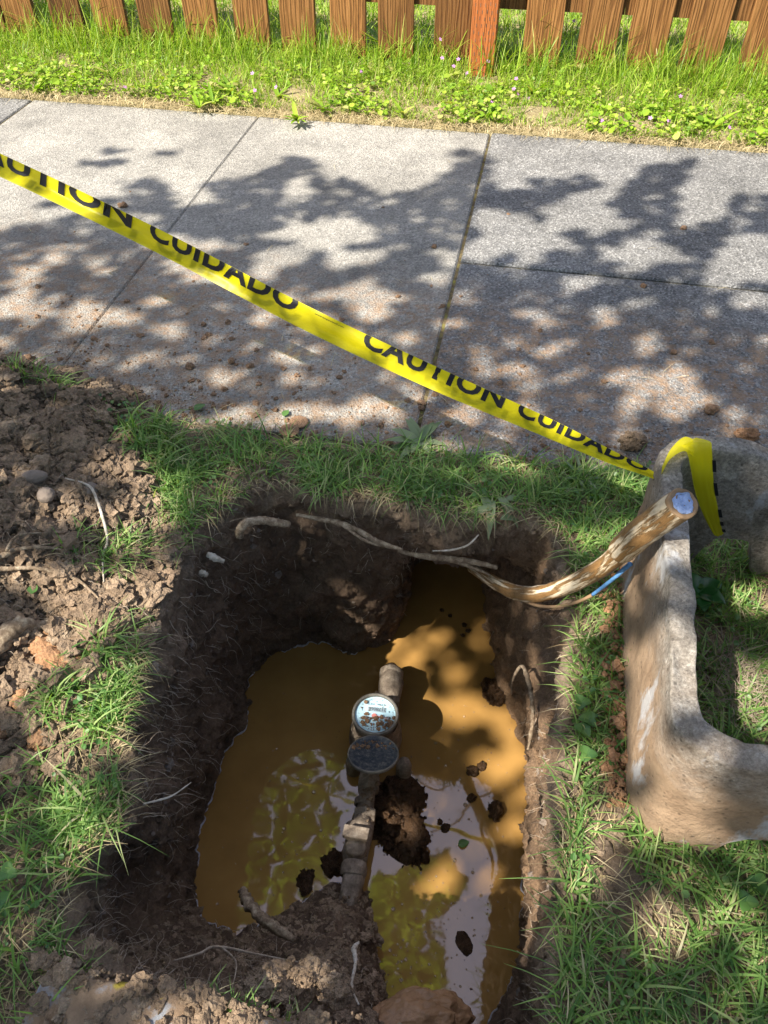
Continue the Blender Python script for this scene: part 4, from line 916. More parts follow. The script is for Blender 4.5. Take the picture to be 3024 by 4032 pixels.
m_ = len(prof); mb.add(V, [(i * m_ + j, i * m_ + j + 1, (i + 1) * m_ + j + 1, (i + 1) * m_ + j) for i in range(89) for j in range(m_ - 1)])
o = mb.build('buried_concrete_slab', M['slabedge']); tag(o, 'mud-covered edge of a buried concrete slab at the near lip of the pit', 'concrete slab'); sb = o.modifiers.new('s', 'SUBSURF'); sb.levels = 2; sb.render_levels = 2
C = []
for j in range(2400):
    i = random.randrange(90); q = Vector(Q_[i]); p = q + Vector((random.gauss(0, .02), -abs(random.gauss(.075, .05)) if i < 44 else -abs(random.gauss(.03, .05)), random.gauss(-.004, .002))); C.append(p)
clods('slab_soil', np.array([list(p) for p in C]), np.clip(.0016 * rng.pareto(2, 2400) + .0014, 0, .012), M['clod'], 'loose soil and gravel lying on the buried slab', 'soil')
for j, (d, r) in enumerate([((600, 2130), .035), ((660, 2120), .03), ((560, 2145), .022), ((720, 2140), .026)]):
    heap('dirt_clod', ad(*d, -.06 if j < 4 else .0), (r, r * .7, r * .6), M['clod'], ['biggest pale crumbly clod on the near bank, in sunlight', 'pale clod right of the biggest one on the near bank', 'pale clod left of the biggest one on the near bank', 'rightmost pale clod of the near bank, by the boulder'][j], 'dirt clod', 300 + j, 240, (.05, .2), 'clods on the near bank', j)

# ------------------------------------------------------------------ pipe and wire
def along(o, Q, n):
    s = np.concatenate([[0], np.cumsum(np.linalg.norm(np.diff(Q[:, :3], axis=0), axis=1))]); k = np.arange(len(s) * n); a = 2 * pi * (k % n) / n
    at_ = o.data.attributes.new('along', 'FLOAT_VECTOR', 'POINT'); at_.data.foreach_set('vector', np.stack([s[k // n] * 9, np.cos(a) * 1.5, np.sin(a) * 1.5], 1).astype(np.float32).ravel())
pipe = empty('mud_smeared_pipe', ad(1075, 1262, -.10)); tag(pipe, 'bent pipe smeared with orange mud, rising from the pit onto the concrete box', 'pipe')
PP = [(ad(1020, 1225, -.17), .0105), (ad(1075, 1262, -.115), .0118), (ad(1130, 1283, -.065), .0135), (ad(1200, 1275, .00), .0138), (ad(1290, 1232, .10), .0142), (ad(1350, 1185, .19), .0150)]
Q = spline([list(p) + [r] for p, r in PP], 60); mb = MB(); mb.tube([Vector(q[:3]) for q in Q], list(Q[:, 3]), 28, rough=.10)
along(mb.build('lower_pipe', M['pipe'], pipe), Q, 28)
PE = [ad(1338, 1193, .178), ad(1380, 1155, .235), ad(1420, 1125, .28), ad(1474, 1088, .335)]
Q = spline([list(p) + [.0192] for p in PE], 30); mb = MB(); rr = [.015, .0178, .0188] + list(Q[3:, 3]); mb.tube([Vector(q[:3]) for q in Q], rr, 32, rough=.07)
along(mb.build('sleeve', M['pipe'], pipe), Q, 32)
ax = (Vector(Q[-1, :3]) - Vector(Q[-4, :3])).normalized(); c = Vector(Q[-1, :3]); mb = MB()
mb.lathe(c, [(.0132, .0015), (.0128, .0040), (.0105, .0020), (.0070, .0038), (.0030, .0018), (.0001, .003)], 36, ax)
for i, v in enumerate(mb.v): v = Vector(v); mb.v[i] = tuple(c + (v - c) * (1 + .28 * noise.noise((v - c) * 130)) + ax * .003 * fbm(v, 120, 3))
mb.build('end_seal', M['pipe_end'], pipe)
mb = MB(); mb.lathe(c, [(.0190, -.003), (.0196, .001), (.0178, .0034), (.0150, .0022), (.0001, .001)], 36, ax)
for i, v in enumerate(mb.v): v = Vector(v); mb.v[i] = tuple(v + ax * .003 * fbm(v, 90, 3) + (v - c) * .08 * fbm(v, 60, 3))
mb.build('broken_rim', M['mudcoat'], pipe)
wire = empty('thin_wire', ad(1335, 1215, .13)); tag(wire, 'thin blue-sheathed wire coated in mud running under the bent pipe', 'wire')
WP = [(ad(1110, 1285, -.09)), (ad(1160, 1308, -.05)), (ad(1220, 1308, .00)), (ad(1280, 1285, .05)), (ad(1325, 1250, .10))]
Q = spline([list(p) for p in WP], 40); mb = MB(); mb.tube([Vector(q) for q in Q], .0028, 10, rough=.2); mb.build('muddy_run', M['mudcoat'], wire)
WP = [(ad(1280, 1285, .0512)), (ad(1325, 1250, .1012)), (ad(1345, 1232, .125)), (ad(1362, 1218, .145))]
Q = spline([list(p) for p in WP], 24); mb = MB(); mb.tube([Vector(q) for q in Q], [.0029] * 10 + [.0036] * 14, 10, rough=.15); mb.build('blue_sheath', M['blue'], wire)

# ------------------------------------------------------------------ water meter
DZ = -.365; dc = at(1478, 2812, DZ)
meter = empty('water_meter', (dc.x, dc.y, WZ)); tag(meter, 'dirty brass water meter with open lid and pale blue dial standing in the muddy water', 'water meter')
mb = MB(); mb.lathe((dc.x, dc.y, 0), [(.030, WZ - .02), (.046, WZ + .01), (.053, WZ + .035), (.052, WZ + .065), (.047, WZ + .085), (.043, WZ + .105), (.0445, DZ - .012)], 48)
mb.v = [tuple(Vector(v) + (Vector(v) - Vector((dc.x, dc.y, v[2]))).normalized() * .0035 * fbm(v, 40, 4)) for v in mb.v]
for sx, px_, py_ in ((-1, 1392, 3005), (1, 1590, 3020)):       # body lugs
    q = at(px_, py_, WZ + .03); mb.lathe((q.x, q.y, 0), [(.0001, WZ + .055), (.012, WZ + .05), (.0155, WZ + .035), (.0155, WZ - .01)], 18)
mb.build('body', M['brass'], meter)
mb = MB(); mb.lathe((dc.x, dc.y, 0), [(.0445, DZ - .014), (.0455, DZ - .004), (.0445, DZ + .003), (.0415, DZ + .0035), (.0395, DZ + .0025), (.0388, DZ - .003)], 64); mb.build('bezel', M['bezel'], meter)
mb = MB(); mb.lathe((dc.x, dc.y, 0), [(.0392, DZ - .0025), (.0001, DZ - .0025)], 64); dial = mb.build('dial_face', M['dial'], meter)
# markings on the dial; the dial is read from the far side, so its writing is upside down from here
YA = R(180 - 6)
def dl(x, y, z=.0): c_, s_ = cos(YA), sin(YA); return Vector((dc.x + x * c_ - y * s_, dc.y + x * s_ + y * c_, DZ - .0025 + z))
mb = MB()
for k in range(100):
    a = 2 * pi * k / 100; L = .0045 if k % 10 == 0 else .0025; w = .00045 if k % 10 == 0 else .0002; r = .0352
    d = (cos(a), sin(a)); t = (-sin(a), cos(a)); mb.add([dl((r - L) * d[0] - w * t[0], (r - L) * d[1] - w * t[1], .0006), dl((r - L) * d[0] + w * t[0], (r - L) * d[1] + w * t[1], .0006), dl(r * d[0] + w * t[0], r * d[1] + w * t[1], .0006), dl(r * d[0] - w * t[0], r * d[1] - w * t[1], .0006)], [(0, 1, 2, 3)])
def dtext(body, x, y, size, off=.02, z=.0006):
    me = text_mesh(body, size, off * size); xs = [v.co.x for v in me.vertices]; cx = (min(xs) + max(xs)) / 2
    vs = [dl(x + v.co.x - cx, y + v.co.y, z) for v in me.vertices]; mb.add(vs, [tuple(p.vertices) for p in me.polygons]); bpy.data.meshes.remove(me)
dtext('CUBIC FEET', -.0, -.0245, .0062)
for k in range(10):
    a = -pi / 2 + 2 * pi * k / 10; dtext(str(k), .0275 * cos(a) * 1.0, .0285 * sin(a) - .0018, .0058)
dtext('2178066', -.0025, -.0150, .0098, .02, .0012)
setpar(mb.build('dial_markings', M['ink'], None, False), meter)
mb = MB(); mb.add([dl(-.020, -.0165, .0004), dl(.016, -.0165, .0004), dl(.016, -.0062, .0004), dl(-.020, -.0062, .0004)], [(0, 1, 2, 3)]); mb.build('counter_window', M['counter'], meter, False)
mb = MB(); mb.lathe(tuple(dl(.002, .003, 0)), [(.0048, .0010), (.0048, .0024), (.0001, .0026)], 24)
a = pi - .13; d = Vector((cos(a), sin(a), 0)); t = Vector((-d.y, d.x, 0)); c_ = (.002, .003)
mb.add([dl(c_[0] - .002 * t.x, c_[1] - .002 * t.y, .0018), dl(c_[0] + .002 * t.x, c_[1] + .002 * t.y, .0018), dl(c_[0] + .033 * d.x, c_[1] + .033 * d.y, .0018)], [(0, 1, 2)]); mb.build('needle', M['red'], meter, False)
# open lid, hinged on the near side, tipped up
hc = Vector((dc.x - .003, dc.y - .047, DZ + .002)); tl_ = R(20); lu = Vector((0, -cos(tl_), sin(tl_))); ln = Vector((0, sin(tl_), cos(tl_))); lc = hc + lu * .0475
mb = MB(); mb.lathe(lc, [(.0001, -.004), (.044, -.004), (.0465, -.002), (.0465, .003), (.0440, .0036), (.0425, .0012), (.0400, .0), (.0001, -.0004)], 56, ln); lid = mb.build('lid', M['lid'], meter)
mb = MB(); mb.lathe(lc, [(.0468, -.0025), (.0474, .0), (.0468, .0036), (.0445, .0042), (.0432, .0020)], 56, ln); o = mb.build('rim', M['bezel']); o.parent = lid; o.matrix_parent_inverse = lid.matrix_local.inverted() if False else Matrix.Identity(4); 
mb = MB(); mb.tube([hc + Vector((-.012, 0, -.002)), hc + Vector((.012, 0, -.002))], .0035, 12); mb.build('hinge', M['bezel'], meter)
C = []
for j in range(150):
    a = random.uniform(0, 2 * pi); r = .036 * math.sqrt(random.random()); x, y = r * cos(a), r * sin(a)
    if y > -.004 and random.random() < .85: y = -abs(y) * .8 - .006
    C.append((dc.x + x + .004, dc.y + y, DZ + .0002))
for j in range(60):
    a = random.uniform(0, 2 * pi); r = .04 * math.sqrt(random.random()); q = lc + Vector((1, 0, 0)) * r * cos(a) - lu * (.012 + abs(r * sin(a)) * .6) + ln * .001; C.append(tuple(q))
clods('dial_crumbs', np.array(C), np.clip(.0009 * rng.pareto(1.6, len(C)) + .0008, 0, .0042), M['crumb'], 'soil crumbs lying on the dial and open lid of the meter', 'soil crumbs')
PZ = -.445
def mp(px_, py_, z): return at(px_, py_, z)
mb = MB(); mb.tube([mp(1470, 2960, PZ), mp(1452, 3060, PZ), mp(1445, 3120, PZ), mp(1438, 3210, PZ)], [.017, .0175, .0155, .0155], 22, rough=.12); mb.build('inlet_pipe', M['brass'], meter)
def hexnut(px_, py_, z, r, L, d, name='nut', n=6, rot=0):
    c = mp(px_, py_, z); d = Vector(d).normalized(); mb = MB(); mb.lathe(c, [(.0001, -L / 2), (r * .86, -L / 2), (r, -L / 2 + .003), (r, L / 2 - .003), (r * .86, L / 2), (.0001, L / 2)], n, d, ref=(Vector((0, 0, 1)) if abs(d.z) < .9 else None))
    o = mb.build(name, M['brass'], meter, False); b_ = o.modifiers.new('b', 'BEVEL'); b_.width = .0012; b_.segments = 2; return o
pd = mp(1440, 3200, PZ) - mp(1455, 3060, PZ)
hexnut(1452, 3088, PZ, .0225, .030, pd); hexnut(1436, 3215, PZ, .0225, .026, pd)
mb = MB(); mb.tube([mp(1432, 3225, PZ), mp(1415, 3290, PZ), mp(1400, 3360, PZ), mp(1395, 3420, PZ)], [.020, .0245, .0235, .020], 22, rough=.15); vb = mb.build('valve_body', M['brass'], meter)
c = mp(1402, 3280, -.402); mb = MB(); Mr = Matrix.Rotation(R(-10), 3, 'Z'); mb.box(c, (.046, .022, .013), Mr); o = mb.build('valve_cap', M['brass'], meter, False); b_ = o.modifiers.new('b', 'BEVEL'); b_.width = .0025; b_.segments = 2
mb = MB(); c = mp(1402, 3330, -.412); mb.lathe(c, [(.020, -.03), (.019, .0), (.016, .004), (.0001, .005)], 20); mb.build('valve_stem', M['brass'], meter)
hexnut(1400, 3352, -.418, .0065, .012, (.05, -.9, .3), 'bolt')
mb = MB(); mb.tube([mp(1395, 3415, PZ + .01), mp(1388, 3470, PZ + .008), mp(1375, 3540, PZ + .0), mp(1362, 3620, PZ - .01)], [.0205, .0195, .0170, .0185], 20, rough=.25); mb.build('service_pipe', M['brass'], meter)
mb = MB(); mb.lathe(mp(1393, 3425, PZ + .01), [(.0215, -.012), (.0235, -.006), (.0235, .006), (.0215, .012)], 22, pd); mb.build('collar', M['brass'], meter)
mb = MB(); mb.tube([mp(1520, 2790, PZ - .01), mp(1532, 2740, PZ + .01), mp(1538, 2690, PZ + .018), mp(1540, 2655, PZ + .012), mp(1541, 2635, PZ - .01)], [.020, .0255, .0262, .0225, .014], 22, rough=.22); mb.build('outlet_elbow', M['brass'], meter)
hexnut(1527, 2760, PZ + .002, .0275, .02, mp(1538, 2690, PZ) - mp(1527, 2760, PZ))

mb = MB()
for k_ in range(7):                       # thread turns left showing between nut and meter
    t_ = k_ / 6; mb.lathe(mp(1462 - 6 * t_, 3005 + 40 * t_, PZ), [(.0170, -.0012), (.0186, 0), (.0170, .0012)], 20, pd)
mb.build('thread', M['brass'], meter)
for (qx, qy, qz, r_, L_) in ((1434, 3160, PZ, .0185, .007), (1541, 2655, PZ + .012, .0255, .009), (1416, 3262, PZ, .0262, .007)):
    mb = MB(); mb.lathe(mp(qx, qy, qz), [(r_ * .9, -L_), (r_, -L_ * .7), (r_, L_ * .7), (r_ * .9, L_)], 22, pd); mb.build('union_ring', M['brass'], meter)
C = []
for k_ in range(420):
    t_ = random.random(); qx, qy = (1470 - 95 * t_, 2990 + 560 * t_) if k_ < 300 else (1525 + 20 * t_, 2780 - 130 * t_)
    p_ = mp(qx + random.gauss(0, 14), qy, PZ + .016); C.append((p_.x, p_.y, p_.z + random.uniform(-.004, .003)))
clods('pipe_dirt', np.array(C), np.clip(.0011 * rng.pareto(1.9, len(C)) + .0009, 0, .006), M['clod'], 'soil crumbs clinging to the meter pipe and its fittings', 'soil crumbs')

# ------------------------------------------------------------------ leafy plants
def leafblade(mb, p, az, L, w, up, curl=.6, n=6, m=0, lobes=0):
    d = Vector((cos(az), sin(az), 0)); s = Vector((-sin(az), cos(az), 0)); V = []
    for i in range(n + 1):
        t = i / n; c = Vector(p) + d * L * t * cos(up * (1 - t)) + Vector((0, 0, 1)) * L * (sin(up) * t - curl * t * t * .6); ww = w * (sin(pi * min(1, t ** .7 * .97 + .03))) ** .8
        if lobes: ww *= .65 + .35 * cos(t * lobes * pi * 2)
        V += [c - s * ww + Vector((0, 0, ww * .35)), c, c + s * ww + Vector((0, 0, ww * .35))]
    F_ = []
    for i in range(n): a = 3 * i; F_ += [(a, a + 1, a + 4, a + 3), (a + 1, a + 2, a + 5, a + 4)]
    mb.add(V, F_, m)
def rosette(name, c, n, L, w, mat, label, group=None, up=(.2, .8), lobes=0, cat='weed'):
    mb = MB(); 
    for i in range(n): leafblade(mb, c, random.uniform(0, 2 * pi), L * random.uniform(.6, 1.1), w * random.uniform(.7, 1.15), random.uniform(*up), random.uniform(.2, .7), 7, 0, lobes)
    return tag(mb.build(name, mat), label, cat, group)
rosette('broadleaf_weed', gl(905, 960, .004), 16, .065, .009, M['paleweed'], 'wilted broad-leaved weed on the edge of the sidewalk above the pit')
mb = MB()
for (dx, dy, az, L) in [(1040, 1085, -1.2, .06), (1060, 1090, -1.7, .07), (1075, 1085, -1.0, .06), (1050, 1075, 3.6, .05), (1090, 1090, .0, .045), (1065, 1110, 3.3, .06), (1080, 1130, .2, .04)]: leafblade(mb, gl(dx, dy, .01), az, L, .008, .2, 1.1, 7)
tag(mb.build('hanging_weed', M['paleweed']), 'limp broad-leaved weed drooping over the far edge of the pit', 'weed')
rosette('dandelion', gl(1255, 1040, .004), 12, .055, .006, M['paleweed'], 'dandelion rosette in the grass left of the concrete box', lobes=3)
mb = MB()
for az in (.4, 2.0, 3.3, 4.6, 5.6): leafblade(mb, gl(1500, 1300, .02), az, .042, .016, .5, .5, 7)
tag(mb.build('glossy_sprig', M['darkleaf']), 'dark glossy leaf sprig inside the concrete box', 'leaf sprig')
CLV = ['topmost clover sprig between the pit and the concrete box', 'second clover sprig from the top beside the concrete box', 'lowest clover sprig between the pit and the concrete box', 'clover sprig low beside the pit edge left of the box wall', 'clover sprig in the lower right grass beside bare soil', 'clover sprig just above the one in the lower right grass', 'bright clover leaves at the lower left edge by the pale flake', 'clover leaves just below the bright ones at the left edge', 'clover sprig at the far right of the lower grass']
for j, d in enumerate([(1250, 1535), (1265, 1570), (1262, 1645), (1255, 1590), (1600, 1960), (1625, 1920), (30, 1900), (15, 1960), (1660, 1985)]):
    mb = MB(); c = gl(*d, .02)
    for i in range(3):
        for q in (-.35, .35): leafblade(mb, c, 2 * pi * i / 3 + j + q * .3, .014, .0065, .2, .2, 5)
    mb.tube([gl(*d, -.002), c], .0006, 5); tag(mb.build('clover_sprig', M['weed']), CLV[j], 'clover', 'clover sprigs round the pit')
for j, (dx, dy) in enumerate([(80, 195), (185, 165), (240, 168), (430, 235), (460, 225), (500, 205), (640, 262), (825, 175), (950, 150), (600, 210), (700, 240), (760, 225), (1150, 205), (1230, 200), (1290, 240), (1390, 250), (1480, 260), (1540, 280), (1050, 255), (870, 250)]):
    rosette('verge_weed', gl(dx, dy, .01) if False else ad(dx, dy, .012), random.randint(7, 12), random.uniform(.05, .08), random.uniform(.006, .010), M['sungrass'], 'leafy green weed rosette in the sunny verge', 'weed rosettes in the verge', (.4, 1.2))
# tall leafy weeds against the fence
for (dx, dy, L, lb) in [(835, 120, .16, 'tall broad-leaved weed against the pickets left of the post'), (1095, 130, .12, 'grassy weed clump at the right foot of the fence post'), (1440, 150, .12, 'arching weed tuft at the foot of the right-hand pickets')]:
    rosette('fence_weed', ad(dx, dy, .01), 14, L, .008, M['sungrass'], lb, None, (.7, 1.4))
# geranium stem
mb = MB(); c = ad(1225, 150, .0); top = c + Vector((.02, -.02, .17)); mb.tube(spline([list(c), list(c + Vector((-.004, -.005, .09))), list(top)], 12), .0014, 6)
for i in range(26): t = random.random(); leafblade(mb, c + (top - c) * t, random.uniform(0, 6.3), .018, .006, .5, .5, 5, 0, 2)
tag(mb.build('tall_cranesbill', M['sungrass']), 'tall pale cranesbill stem in front of the pickets right of the post', 'weed')
FL = [(270, 188, .03), (545, 158, .06), (550, 195, .05), (596, 188, .06), (780, 155, .05), (951, 85, .12), (955, 125, .08), (990, 128, .08), (980, 143, .06), (1055, 132, .07), (1008, 158, .05), (1115, 170, .05), (1110, 192, .04), (1120, 203, .03), (1140, 213, .03), (1062, 222, .03), (1470, 208, .05), (1405, 255, .04), (1445, 260, .04), (1576, 275, .03), (1300, 260, .03), (1240, 45, .17)]
for j, (dx, dy, z) in enumerate(FL):
    mb = MB(); c = ad(dx, dy, z); a0 = random.uniform(0, 6); tl2 = Vector((random.gauss(0, .3), -.6, .8)).normalized(); t_ = tl2.orthogonal().normalized(); b_ = tl2.cross(t_)
    for i in range(5):
        a = a0 + 2 * pi * i / 5; d = t_ * cos(a) + b_ * sin(a); s = tl2.cross(d)
        mb.add([c, c + d * .0035 + s * .0022, c + d * .0072 + s * .0014 + tl2 * .001, c + d * .0072 - s * .0014 + tl2 * .001, c + d * .0035 - s * .0022], [(0, 1, 2, 3, 4)], 0)
    mb.tube([Vector((c.x + .004, c.y + .006, .01)), c - tl2 * .001], .0006, 5, 1)
    tag(mb.build('cranesbill_flower', [M['petal'], M['sungrass']]), 'tiny violet five-petalled flower on a thin stalk in the verge', 'flower', 'violet flowers in the verge')
# fallen green leaves
for j, (p, L, w, lb) in enumerate([(ad(990, 1826, WZ + .002), .022, .008, 'small green leaf scrap floating on the muddy water'), (ad(420, 886, .004), .026, .009, 'fresh green leaf lying on the sidewalk above the left grass'), (ad(612, 899, .004), .02, .007, 'narrow green leaf lying on the sidewalk near the soil discs'), (gl(93, 1330, .014), .018, .008, 'oval pale green leaf on the spoil heap by the roots')]):
    mb = MB(); leafblade(mb, p, .4 * j + .3, L, w, .12, .1, 6); tag(mb.build('fallen_leaf', M['weed']), lb, 'leaf')
mb = MB()
for j in range(260):
    p = ad(1590 + random.gauss(0, 26), 1480 + random.gauss(0, 40), .012); pts, rr = rootwalk(p, (random.gauss(0, 1), random.gauss(0, 1), .6), .05, .0006, j, .5, .1, .005)
    mb.tube(pts, rr, 4, cap=False)
tag(mb.build('root_mat', M['roothair']), 'matted ball of dark roots lying inside the concrete box', 'root mat', kind='stuff')

# ------------------------------------------------------------------ trees: the shade tree behind the camera and one over the fence
ZONE = [(-900, 480), (0, 500), (150, 470), (230, 430), (350, 400), (400, 470), (430, 400), (560, 380), (620, 340), (680, 350), (700, 400), (760, 380), (830, 430), (930, 400), (1000, 350), (1050, 335), (1060, 400), (1100, 420), (1250, 380), (1290, 400), (1150, 460), (1300, 520), (1330, 440), (1400, 360), (1500, 345), (1460, 420), (1450, 500), (1560, 480), (1600, 420), (1700, 430), (2600, 430), (2600, 6000), (-1500, 6000)]
LIT = [(430,425,30,16,0),(700,500,85,36,0),(620,560,55,13,0),(760,560,55,18,0),(640,410,30,12,0),(830,640,50,14,0),(1120,520,100,40,0),(1250,470,80,36,0),(1060,470,35,22,0),(1400,550,70,26,0),(1600,600,60,28,0),(1620,540,50,32,0),(1630,650,35,22,0),
 (250,690,42,16,0),(200,670,32,12,0),(350,710,28,10,0),(330,650,25,9,0),(640,770,50,20,0),(700,690,30,18,0),(800,680,35,13,0),(720,640,38,11,0),(560,590,30,9,0),(20,680,25,14,0),(60,640,25,11,0),(20,750,30,11,0),(120,560,25,9,0),(60,590,30,9,0),(330,520,50,11,0),(430,600,38,9,0),
 (1420,830,80,26,0),(1480,855,40,11,0),(1350,820,38,16,0),(1240,800,25,11,0),(1200,750,30,11,0),(1400,740,34,14,0),(1470,800,30,14,0),(1260,610,25,14,0),(1060,800,30,9,0),(1010,890,34,24,0),(1130,800,20,9,0),(510,890,30,19,0),(640,905,40,12,0),(740,895,58,19,0),(830,880,35,11,0),(1080,950,25,9,0),(960,700,25,11,0),(870,730,30,11,0),(1150,680,30,9,0),(1300,680,30,11,0),(930,600,25,9,0),(1000,640,20,11,0),(560,740,24,9,0),(480,830,28,10,0),
 (330,1090,28,13,.03),(360,1060,18,10,.02),(290,1165,28,12,.03),(70,1245,28,17,.06),(350,1280,34,17,.01),(130,1415,60,26,.03),(60,1470,50,26,.04),(210,1440,36,22,.01),(190,1500,50,28,.01),(250,1450,26,34,.01),(215,1570,40,34,.0),(90,1540,22,26,.02),(10,1820,22,22,0),(230,2130,22,18,.02),(280,1010,20,10,.04),
 (300,2110,40,22,.0),(400,2160,60,25,0),(600,2150,60,26,-.05),(660,2110,50,20,-.1),(740,2090,30,12,-.15),(870,2180,36,18,-.28),(500,2190,60,20,0),
 (1380,1060,30,9,0),(1215,1390,22,22,0),(1205,1500,11,36,0),(1275,1640,15,10,0),(1440,1420,60,46,.24),(1372,1510,20,50,.15),(1355,1580,12,30,.1),(1600,1480,46,34,.24),(1445,1640,16,46,.15),(1195,1260,70,14,.02),(1310,1170,30,16,.15),(1340,1240,14,14,.1),
 (905,1495,24,13,-.5),(985,1530,44,20,-.5),(1000,1565,22,14,-.5),(1045,1540,24,15,-.5),(890,1550,28,20,-.5),(1105,1580,20,13,-.5),(1085,1655,55,34,-.5),(1100,1690,34,40,-.5),(1020,1640,30,13,-.5),(1005,1470,18,9,-.5),(1110,1810,17,20,-.5),(1105,1950,15,20,-.5),(1100,2050,14,17,-.5),(1005,1985,20,20,-.5),(1000,1815,19,17,-.5),(1110,1505,14,9,-.5),(1030,2190,18,24,-.5),
 (842,1440,12,9,-.42),(745,1690,10,12,-.45),(760,1750,10,10,-.45),(1150,1690,22,62,-.42),(1165,1690,22,62,-.28),(1190,1700,20,60,-.12),(1150,1560,14,30,-.35),(1130,1450,14,34,-.2),(1145,1860,18,60,-.40),(1165,1860,20,60,-.26),(1188,1870,18,50,-.1),(1172,1590,16,44,-.2),(1165,2000,18,36,-.25),
 (1600,900,30,14,0),(1100,1000,26,9,0)]
def toground(x, y, z): p = ad(x, y, z); return p.x + LX * z, p.y + LY * z
EL = []
for (x, y, a, b, z) in LIT:
    c = toground(x, y, z); r = toground(x + a, y, z); t = toground(x, y - b, z); EL.append((c[0], c[1], abs(r[0] - c[0]), abs(t[1] - c[1]), (t[0] - c[0]) / max(abs(t[1] - c[1]), 1e-4), .018 if z < -.45 else (.024 if z < -.02 else (.028 if c[1] < 1.1 or z > .01 else .012))))
EL = np.array(EL)
def leafcloud(P, size, mat, name, parent):
    n = len(P); ang = rng.uniform(0, 2 * pi, n); nrm = np.stack([rng.normal(0, .55, n), rng.normal(0, .55, n), np.full(n, 1.0)], 1); nrm /= np.linalg.norm(nrm, axis=1)[:, None]
    t = np.stack([np.cos(ang), np.sin(ang), np.zeros(n)], 1); t -= nrm * (t * nrm).sum(1)[:, None]; t /= np.linalg.norm(t, axis=1)[:, None]; b = np.cross(nrm, t)
    prof = [(-.5, 0, 0), (-.15, .34, .08), (.25, .26, .05), (.55, .0, -.08), (.25, -.26, .05), (-.15, -.34, .08)]
    Vv = np.stack([P + size[:, None] * (t * p + b * q + nrm * r) for p, q, r in prof], 1); B = np.arange(n)[:, None] * 6
    Q = np.concatenate([np.concatenate([B + 0, B + 1, B + 2, B + 3], 1), np.concatenate([B + 0, B + 3, B + 4, B + 5], 1)])
    o = qmesh(name, Vv, Q, mat, False); setpar(o, parent); o['kind'] = 'stuff'; return o
for _k in range(95):
    LIT.append((random.uniform(0, 1659), random.uniform(455, 910), random.uniform(11, 24), random.uniform(4, 8), 0))
for _k in range(40):
    LIT.append((random.choice([random.uniform(0, 330), random.uniform(1230, 1650)]), random.uniform(1050, 2190), random.uniform(8, 20), random.uniform(6, 14), .01))
EL = []
for (x, y, a, b, z) in LIT:
    c = toground(x, y, z); r = toground(x + a, y, z); t = toground(x, y - b, z); EL.append((c[0], c[1], abs(r[0] - c[0]), abs(t[1] - c[1]), (t[0] - c[0]) / max(abs(t[1] - c[1]), 1e-4), .010 if z < -.45 else (.026 if z < -.02 else (.030 if c[1] < 1.1 or z > .01 else .012))))
EL = np.array(EL)
n = 105000; X = rng.uniform(-3.4, 4.8, n); Y = rng.uniform(-1.5, 3.0, n)
px, py = proj(np.stack([X, Y, np.zeros(n)], 1)); px /= DS; py /= DS
py = np.where(Y < .05, 3000, py)
keep = inpoly(px, py, ZONE) | (Y < .1)
for (a, b, c, d) in [(245, 328, 30, 7), (215, 352, 62, 7), (300, 396, 46, 9), (130, 440, 40, 8), (1000, 330, 25, 7), (1190, 400, 60, 12), (360, 330, 20, 5)]: keep |= (((px - a) / c) ** 2 + ((py - b) / d) ** 2) < 1
infr = (np.abs(X) < 1.9) & (Y > .0)
sz = rng.uniform(.045, .08, n); mg_ = .010
wob = np.array([noise.noise(Vector((x * 11, y * 11, 3))) for x, y in zip(X, Y)])
for (cx, cy, rx, ry, sh, m2_) in EL:
    dy = (Y - cy); dx = X - cx - sh * dy; keep &= ~(((dx / (rx + m2_)) ** 2 + (dy / (ry + m2_)) ** 2) < 1 + (1.3 * wob if cy > 1.1 and rx > .06 else 0))
clump = np.array([noise.noise(Vector((x * 2.2, y * 2.2, 0))) for x, y in zip(X, Y)])
dens = np.where(infr, .72, .20 + .25 * (clump > 0)) * (1 - .75 * smooth01(2.4, 4.6, X + 1.2 * clump)); keep &= rng.random(n) < dens
X, Y, sz, clump = X[keep], Y[keep], sz[keep], clump[keep]; n = len(X); edge_ = (X > 2.6) & (rng.random(len(X)) < .0)
Hh = np.clip(2.9 + .6 * clump + rng.normal(0, .25, n), 2.3, 4.0)
P = np.stack([X - LX * Hh, Y - LY * Hh, Hh], 1)
t1 = empty('shade_tree', (-3.6, -2.2, 0)); tag(t1, 'leafy street tree behind the viewer whose crown dapples the pit and sidewalk', 'tree')
leafcloud(P, sz, M['canopy'], 'crown', t1)
mb = MB(); tr = spline([[-3.6, -2.2, -.3, .17], [-3.5, -2.1, .9, .14], [-3.3, -1.9, 1.9, .11], [-2.9, -1.6, 2.7, .08], [-2.5, -1.2, 3.4, .03]], 30); mb.tube([Vector(q[:3]) for q in tr], list(tr[:, 3]), 14, rough=.2)
for j in range(16):
    q = P[rng.integers(0, n)]; s = Vector(tr[rng.integers(14, 28), :3]); e = Vector(q); md = (s + e) / 2 + Vector((0, 0, .25)); L = spline([list(s), list(md), list(e)], 14); mb.tube([Vector(w) for w in L], list(np.linspace(.022, .003, 14)), 7)
mb.build('trunk', M['bark'], t1)
